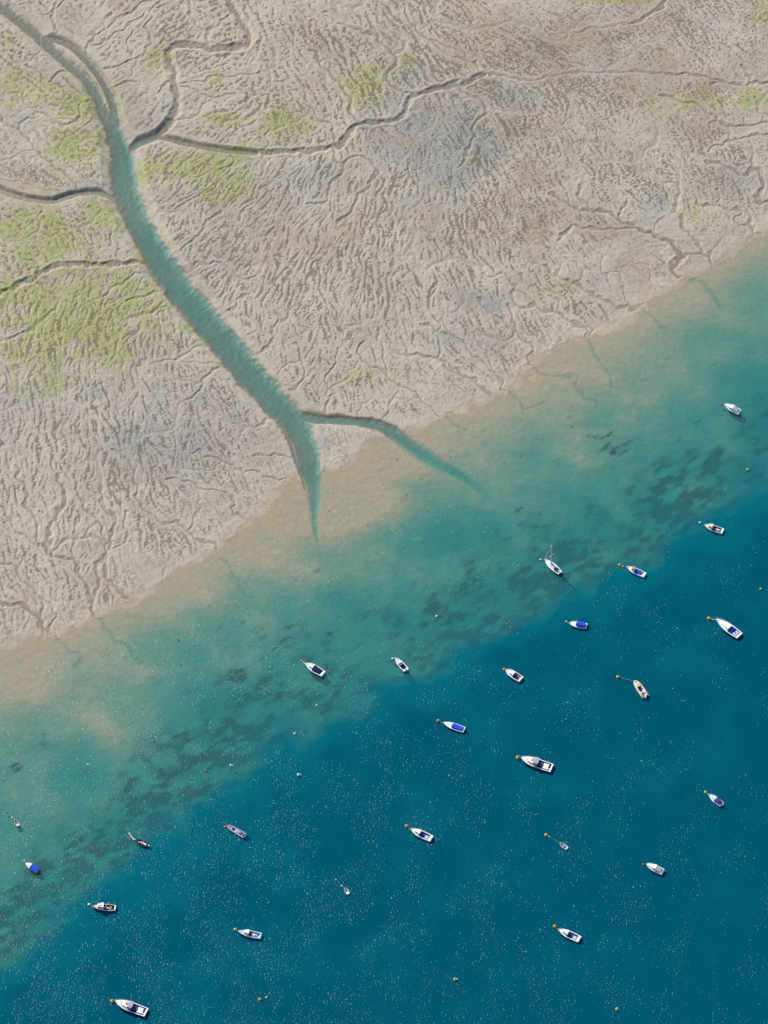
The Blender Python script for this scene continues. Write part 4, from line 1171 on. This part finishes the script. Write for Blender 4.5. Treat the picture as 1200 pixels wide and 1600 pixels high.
def rib(r, L, B, tube_m, floor_m, r_t=.30):
    """inflatable: one fat tube round an open floor"""
    def half(t):
        return (B / 2 - r_t) * (1 if t < .55 else max(0.0, 1 - ((t - .55) / .45) ** 2.4) ** .75)
    T_ = [0, .1, .25, .4, .55, .65, .74, .82, .89, .94, .975]
    P = [((t - .5) * L, half(t), .38 + .25 * t * t) for t in T_]
    full = P + [(L * .5 - r_t, 0, .64)] + [(a, -b, c) for a, b, c in P[::-1]]
    MB().tube(full, r_t, 10).build("inflatable_tube", tube_m, r, True)
    fl = MB(); fl.loft([[((t - .5) * L, half(t), .28), ((t - .5) * L, -half(t), .28)] for t in T_])
    k = MB(); k.loft([[((t - .5) * L, half(t), .3), ((t - .5) * L, 0, -.35 + .3 * t ** 4), ((t - .5) * L, -half(t), .3)] for t in T_], False, True, False)
    k.build("hull", floor_m, r)
    fl.build("floor", floor_m, r)
    H = Hull.__new__(Hull)
    H.root, H.L, H.B, H.fb, H.bowfb, H.stern, H.p, H.q, H.floor, H.sd = r, L, B, .6, .8, 1, 2.4, .8, .29, .3
    return H


r, L = place('greyrib', "inflatable_boat", "grey rigid inflatable with two blue and white outboards at the edge of deep water", "boat", (356, 1290.5), (383.5, 1306.5), .65)
h = rib(r, L, L * .31, GREY, LGREY, .28)
h.box(.84, 0, L * .20, L * .13, .30, GREY, "bow_locker"); h.box(.68, 0, .85, .95, .12, NAVYC, "well_cushion"); h.box(.50, 0, .6, .55, .75, WHITE, "console"); h.box(.42, 0, .9, .5, .5, WHITE, "jockey_seat"); h.box(.30, .2, .6, .5, .45, MIDB, "seat"); h.box(.24, -.25, .6, .5, .45, NAVY, "seat"); h.box(.14, 0, .5, .9, .5, MGREY, "stern_bench")
h.motor(.34, .04, MIDB, .2, 1.15, .62); h.motor(-.34, .04, MIDB, .2, 1.15, .62)
h.pole((h.x(.24), h.B * .40, .7), (h.x(.24), h.B * .55, 1.6), .05, WHITE, "light_arch")

r, L = place('yellowrib', "inflatable_boat", "cream and yellow sided inflatable boat with blue seats at the end of a long rope", "boat", (992, 1064), (1009.5, 1088.5), .65)
h = rib(r, L, L * .36, CREAM, LGREY, .32)
h.box(.82, 0, L * .2, L * .17, .36, CREAM, "bow_locker"); h.box(.66, .1, .9, .9, .85, CREAM, "console"); h.box(.68, .1, .35, .35, 1.0, REDO, "instrument_box"); h.box(.59, 0, .25, 1.0, .95, GLASS, "windscreen"); h.box(.47, .1, 1.3, 1.0, .4, NAVYC, "seat"); h.box(.33, -.3, 1.3, .45, .38, WHITE, "side_bench"); h.box(.24, .25, .6, .6, .42, MIDB, "seat"); h.box(.30, .45, .8, .3, .4, WHITE, "side_bench"); h.box(.13, .3, .35, .5, .5, REDO, "fuel_tank")
h.motor(.25, .05, WHITE, .2, 1.15, .62); h.motor(-.3, .05, NAVY, .2, 1.15, .62)
e = MB().tube([(h.x(t), y, .62 + .25 * t * t) for t, y in ((.03, h.B / 2 - .32), (.3, h.B / 2 - .31), (.55, h.B / 2 - .31), (.74, h.B / 2 - .44), (.88, h.B / 2 - .75))], .16, 6)
e.tube([(h.x(t), -y, .62 + .25 * t * t) for t, y in ((.03, h.B / 2 - .32), (.3, h.B / 2 - .31), (.55, h.B / 2 - .31), (.74, h.B / 2 - .44), (.88, h.B / 2 - .75))], .16, 6)
e.build("tube_top_strip", CREAM, r, True)
e = MB()
for sg in (1, -1):
    e.tube([(h.x(t), sg * (h.B / 2 - .10 - (0 if t < .6 else (t - .55) * 1.5)), .36 + .2 * t * t) for t in (.02, .2, .4, .55, .68, .78)], .15, 6)
e.build("side_strip", YTUBE, r, True)

r, L = place('navyboat', "work_boat", "dark navy open boat with pale gear on board and a white bow line", "boat", (209.2, 1311.8), (231.8, 1321), .6)
h = Hull(r, L, L * .40, .6, .8, .8, 2.0, .9, sa=.06, sc=.72, sd=.3, mh=NAVY, md=NAVY, mc=NAVYC)
h.box(.62, .1, .9, .35, .4, CREAM, "thwart"); h.box(.42, 0, .9, .5, .5, OFFW, "console"); h.box(.22, .05, 1.0, .55, .5, WHITE, "stern_bench"); h.box(.52, -.3, .2, .6, .55, REDO, "fuel_tank"); h.box(.38, -.45, .3, .3, .5, PALEB, "crate"); h.motor(.1, .02, WHITE); h.hatch(.93, .0, .3, .5, OFFW, .08, "bow_cleat")


def dinghy(key, label, bow, stern, kb, mh, mc, thw, extra=None):
    r, L = place(key, "rowing_dinghy", label, "dinghy", bow, stern, .4)
    h = Hull(r, L, L * kb, .38, .5, .72, 2.3, .72, sa=.10, sc=.93, sd=.09, floor=.10, mh=mh, md=mh, mc=mc, rake=.04, camber=.02)
    for t in thw:
        h.box(t, 0, .24, h.w(t) * 2 - .28, .22, TAN if mc is TAN else MGREY, "thwart")
    if extra:
        extra(h)
    return h


dinghy('tender', "white tender dinghy with blue seat pad on a white line to yellow buoy", (874.9, 1317), (886.2, 1326), .50, WHITE, LGREY, (.66, .80), lambda h: (h.box(.30, 0, .85, .85, .20, MIDB, "seat_pad"), h.box(.52, 0, .3, .9, .2, CREAM, "bench")))
dinghy('tandinghy', "tan inside rowing dinghy over sandy shallows at the left edge", (23, 1281.2), (28.8, 1290.2), .52, CREAM, TAN, (.40, .62), lambda h: h.box(.2, 0, .5, .8, .24, WHITE, "stern_seat"))
dinghy('whitedinghy', "white rowing dinghy in deep water trailing behind a pink float", (538.5, 1387.6), (544.3, 1396.8), .52, WHITE, LGREY, (.48, .68), lambda h: (h.box(.22, 0, .7, .85, .26, WHITE, "stern_seat"), h.box(.82, 0, .4, .4, .2, TAN, "bow_seat")))


# ------------------------------------------------------------------ buoys, floats and mooring ropes
def buoy(label, u, v, rad, m, eye=None, group=None, name="mooring_buoy", cat="buoy"):
    p = at(u, v, rad * .5)
    b = MB().lathe([(rad * math.sin(a), rad * .42 + rad * -math.cos(a)) for a in [.08 + k * (math.pi - .2) / 9 for k in range(10)]], 18)
    o = b.build(name, m, None, True)
    o.location = (p.x, p.y, 0)
    tag(o, label, cat, group)
    if eye is not None:
        MB().lathe([(rad * .34, rad * 1.37), (rad * .36, rad * 1.47), (rad * .20, rad * 1.5)], 12).build("top_plate", eye, o)
        MB().tube([(rad * .14 * math.cos(a), 0, rad * 1.52 + rad * .2 * math.sin(a)) for a in [k * math.pi / 5 for k in range(6)]], rad * .06, 5).build("mooring_ring", STEEL, o)
    return o


def rope(label, a, b, m=ROPE, r=.045, sag=.25, name="mooring_rope", group="ropes from boats to their buoys"):
    P = [a + (b - a) * t - Vector((0, 0, sag * 4 * t * (1 - t))) for t in [k / 8 for k in range(9)]]
    P = [Vector((p.x, p.y, max(p.z, .03))) for p in P]
    o = MB().tube(P, r, 5).build(name, m)
    tag(o, label, "rope", group)
    return o


EYE = mat("buoy_eye", (.40, .16, .02), .6)
EYEW = mat("pale_eye", (.55, .52, .48), .6)
GB = "buoys holding moored boats"
HOLD = [
    ('fishA', "yellow buoy at the bow of the centre right big blue sided fishing boat", (809.2, 1183.5), .62, YELLOW, EYE, 1), ('fishB', "yellow buoy at the bow of the big fishing boat on the bottom edge", (175.5, 1564.2), .56, YELLOW, EYE, 1),
    ('motorA', "yellow buoy at the bow of the wheelhouse motorboat in the middle of the deep water", (635.2, 1290.6), .50, YELLOW, EYE, 1), ('motorB', "yellow buoy at the bow of the lowest wheelhouse motorboat on the right", (866.9, 1447.2), .50, YELLOW, EYE, 1),
    ('cuddyA', "small rust red buoy beside the highest fendered cruiser", (1126.5, 632.3), .34, RED, None, 0), ('cuddyB', "small dark red buoy beside the lower right fendered cruiser", (1005.2, 1351), .34, RED, None, 0),
    ('creamy', "white buoy ahead of the boat with cream wheelhouse", (1093.7, 816.6), .36, BUOYW, None, 0), ('yacht', "small white buoy at the bow of the sailing yacht", (844.5, 874.2), .30, BUOYW, None, 1),
    ('orangetop', "yellow buoy off the bow of the boat with orange roof", (968.2, 882.5), .42, LEMON, EYE, 1), ('bimini', "pale yellow buoy at the bow of the boat with blue canopy", (885, 971.2), .32, LEMON, None, 1),
    ('sleek', "amber buoy on a straight white rope to the long motor cruiser", (1107.5, 966), .52, YELLOW, None, 1), ('navycov', "orange buoy at the bow of the boat with navy cockpit cover", (471.3, 1032.6), .38, REDO, None, 1),
    ('notch', "white buoy touching the bow of the pale blue bowed motorboat", (613.5, 1029.2), .36, BUOYW, None, 0), ('blunt', "tan orange buoy pressed by the blunt bowed cruiser", (788, 1045.8), .42, YELLOW, EYE, 0),
    ('yellowrib', "yellow buoy far ahead of the cream and yellow inflatable", (965.4, 1057.6), .48, LEMON, EYE, 1), ('bluecover', "red orange buoy at the bow of the boat with long blue cover", (684.5, 1126.2), .50, REDO, None, 1),
    ('violet', "yellow ring topped buoy at the bow of the violet canvas motorboat", (1102.5, 1237.7), .46, LEMON, EYE, 1), ('tender', "yellow buoy holding the small white tender dinghy", (853.3, 1304.6), .50, LEMON, EYE, 1),
    ('greyrib', "orange buoy against the bow of the grey inflatable", (352.5, 1291.8), .36, REDO, None, 0), ('tandinghy', "small red buoy ahead of the tan dinghy at the left edge", (10.3, 1268.5), .34, RED, None, 1),
    ('halfcover', "small lemon buoy at the bow of the boat with blue stern cover", (38.2, 1345.2), .32, LEMON, None, 1), ('pilot', "white buoy at the bow of the boat with slanting derrick", (139.2, 1413.2), .42, BUOYW, None, 1),
    ('paleblue', "yellow buoy at the bow of the boat with pale blue decks", (367.6, 1452.2), .48, LEMON, EYE, 1), ('whitedinghy', "pink buoy trailing the white dinghy in deep water", (525.2, 1374.8), .34, PINK, None, 1),
    ('navyboat', "small white float at the end of the navy boat's bow line", (202, 1302.2), .26, BUOYW, None, 1)]
SHORT = {'fishA': "big fishing boat at centre right", 'fishB': "big fishing boat on the bottom edge", 'motorA': "wheelhouse motorboat in mid water", 'motorB': "lowest wheelhouse motorboat", 'yacht': "sailing yacht", 'orangetop': "boat with orange roof", 'bimini': "boat with blue canopy",
         'sleek': "long motor cruiser", 'navycov': "boat with navy cockpit cover", 'yellowrib': "cream and yellow inflatable", 'bluecover': "boat with long blue cover", 'violet': "violet canvas motorboat", 'tender': "white tender dinghy", 'tandinghy': "tan dinghy",
         'halfcover': "boat with blue stern cover", 'pilot': "boat with slanting derrick", 'paleblue': "boat with pale blue decks", 'whitedinghy': "white dinghy with pink float", 'navyboat': "navy open boat"}
for key, lab, (u, v), rad, m_, eye, tied in HOLD:
    o = buoy(lab, u, v, rad, m_, eye, GB)
    if tied:
        low = key in ('tender', 'tandinghy', 'whitedinghy', 'navyboat')
        a = Vector((o.location.x, o.location.y, rad * 1.0))
        thick = {'sleek': .09, 'navyboat': .14, 'yellowrib': .022, 'navycov': .09, 'violet': .06, 'motorA': .05, 'motorB': .05}.get(key, .016 if low else .024)
        rope("pale rope from its buoy to the " + SHORT[key] if key not in ('motorA', 'motorB', 'orangetop') else "brown rope from its buoy to the " + SHORT[key], a, bow_point(key, .42 if low else .85), ROPED if key in ('motorA', 'motorB', 'orangetop') else ROPE, thick, .15 if low else .3)

GL = "loose buoys with no boat"
for lab, u, v, rad, m_, eye in [
    ("small pink white buoy in the shallows left of the creek mouth", 276.6, 997, .30, REDO, EYEW), ("small orange and white buoy over the grey green shallows", 236.8, 1151, .32, REDO, EYEW), ("tiny pinkish white buoy in the left shallows", 137.2, 1194.5, .28, BUOYW, None),
    ("white buoy with small float at its side on the turquoise shelf", 360.5, 1195.8, .36, BUOYW, None), ("tiny white buoy among the weed below the navy covered boat", 494.8, 1102, .28, BUOYW, None), ("white buoy with red mark at the edge of the weed", 460.6, 1146.3, .40, BUOYW, RED),
    ("large white buoy alone in deep water below the red marked one", 466.6, 1210.5, .50, BUOYW, EYEW), ("whitish buoy over the weed between the two middle boats", 682.3, 963, .36, BUOYW, None), ("lone yellow buoy on the turquoise shelf near the right edge", 1168.3, 733.5, .42, LEMON, EYE),
    ("pale yellow buoy in deep water at the right edge", 1188.6, 920.3, .36, LEMON, EYEW), ("orange buoy with white float beside it near the bottom left", 406.2, 1561.5, .50, YELLOW, EYE), ("yellow buoy with white float touching it at bottom centre", 710.8, 1530.2, .48, LEMON, EYE), ("lone yellow buoy near the bottom right corner", 964.2, 1576.7, .50, LEMON, EYE)]:
    buoy(lab, u, v, rad, m_, eye, GL)
GF = "small floats on mooring lines"
for lab, u, v, rad, m_ in [
    ("white pickup float beside the white buoy on the turquoise shelf", 363.8, 1196.2, .20, BUOYW), ("white pickup float lying right of the bottom left orange buoy", 416, 1558.6, .30, BUOYW), ("white pickup float touching the bottom centre yellow buoy", 714.2, 1530, .26, BUOYW), ("white pickup float beside the large lone white buoy", 470.2, 1210.8, .17, BUOYW),
    ("white float on the line between pink buoy and white dinghy", 534.1, 1384.2, .27, BUOYW), ("white float on the line between red buoy and tan dinghy", 19.1, 1277.6, .27, BUOYW), ("white float on the tender dinghy's line close to the yellow buoy", 858.2, 1307.6, .24, BUOYW), ("orange float between yellow buoy and boat with orange roof", 973.8, 885.2, .34, ORANGE)]:
    buoy(lab, u, v, rad, m_, None, GF, "float", "float")
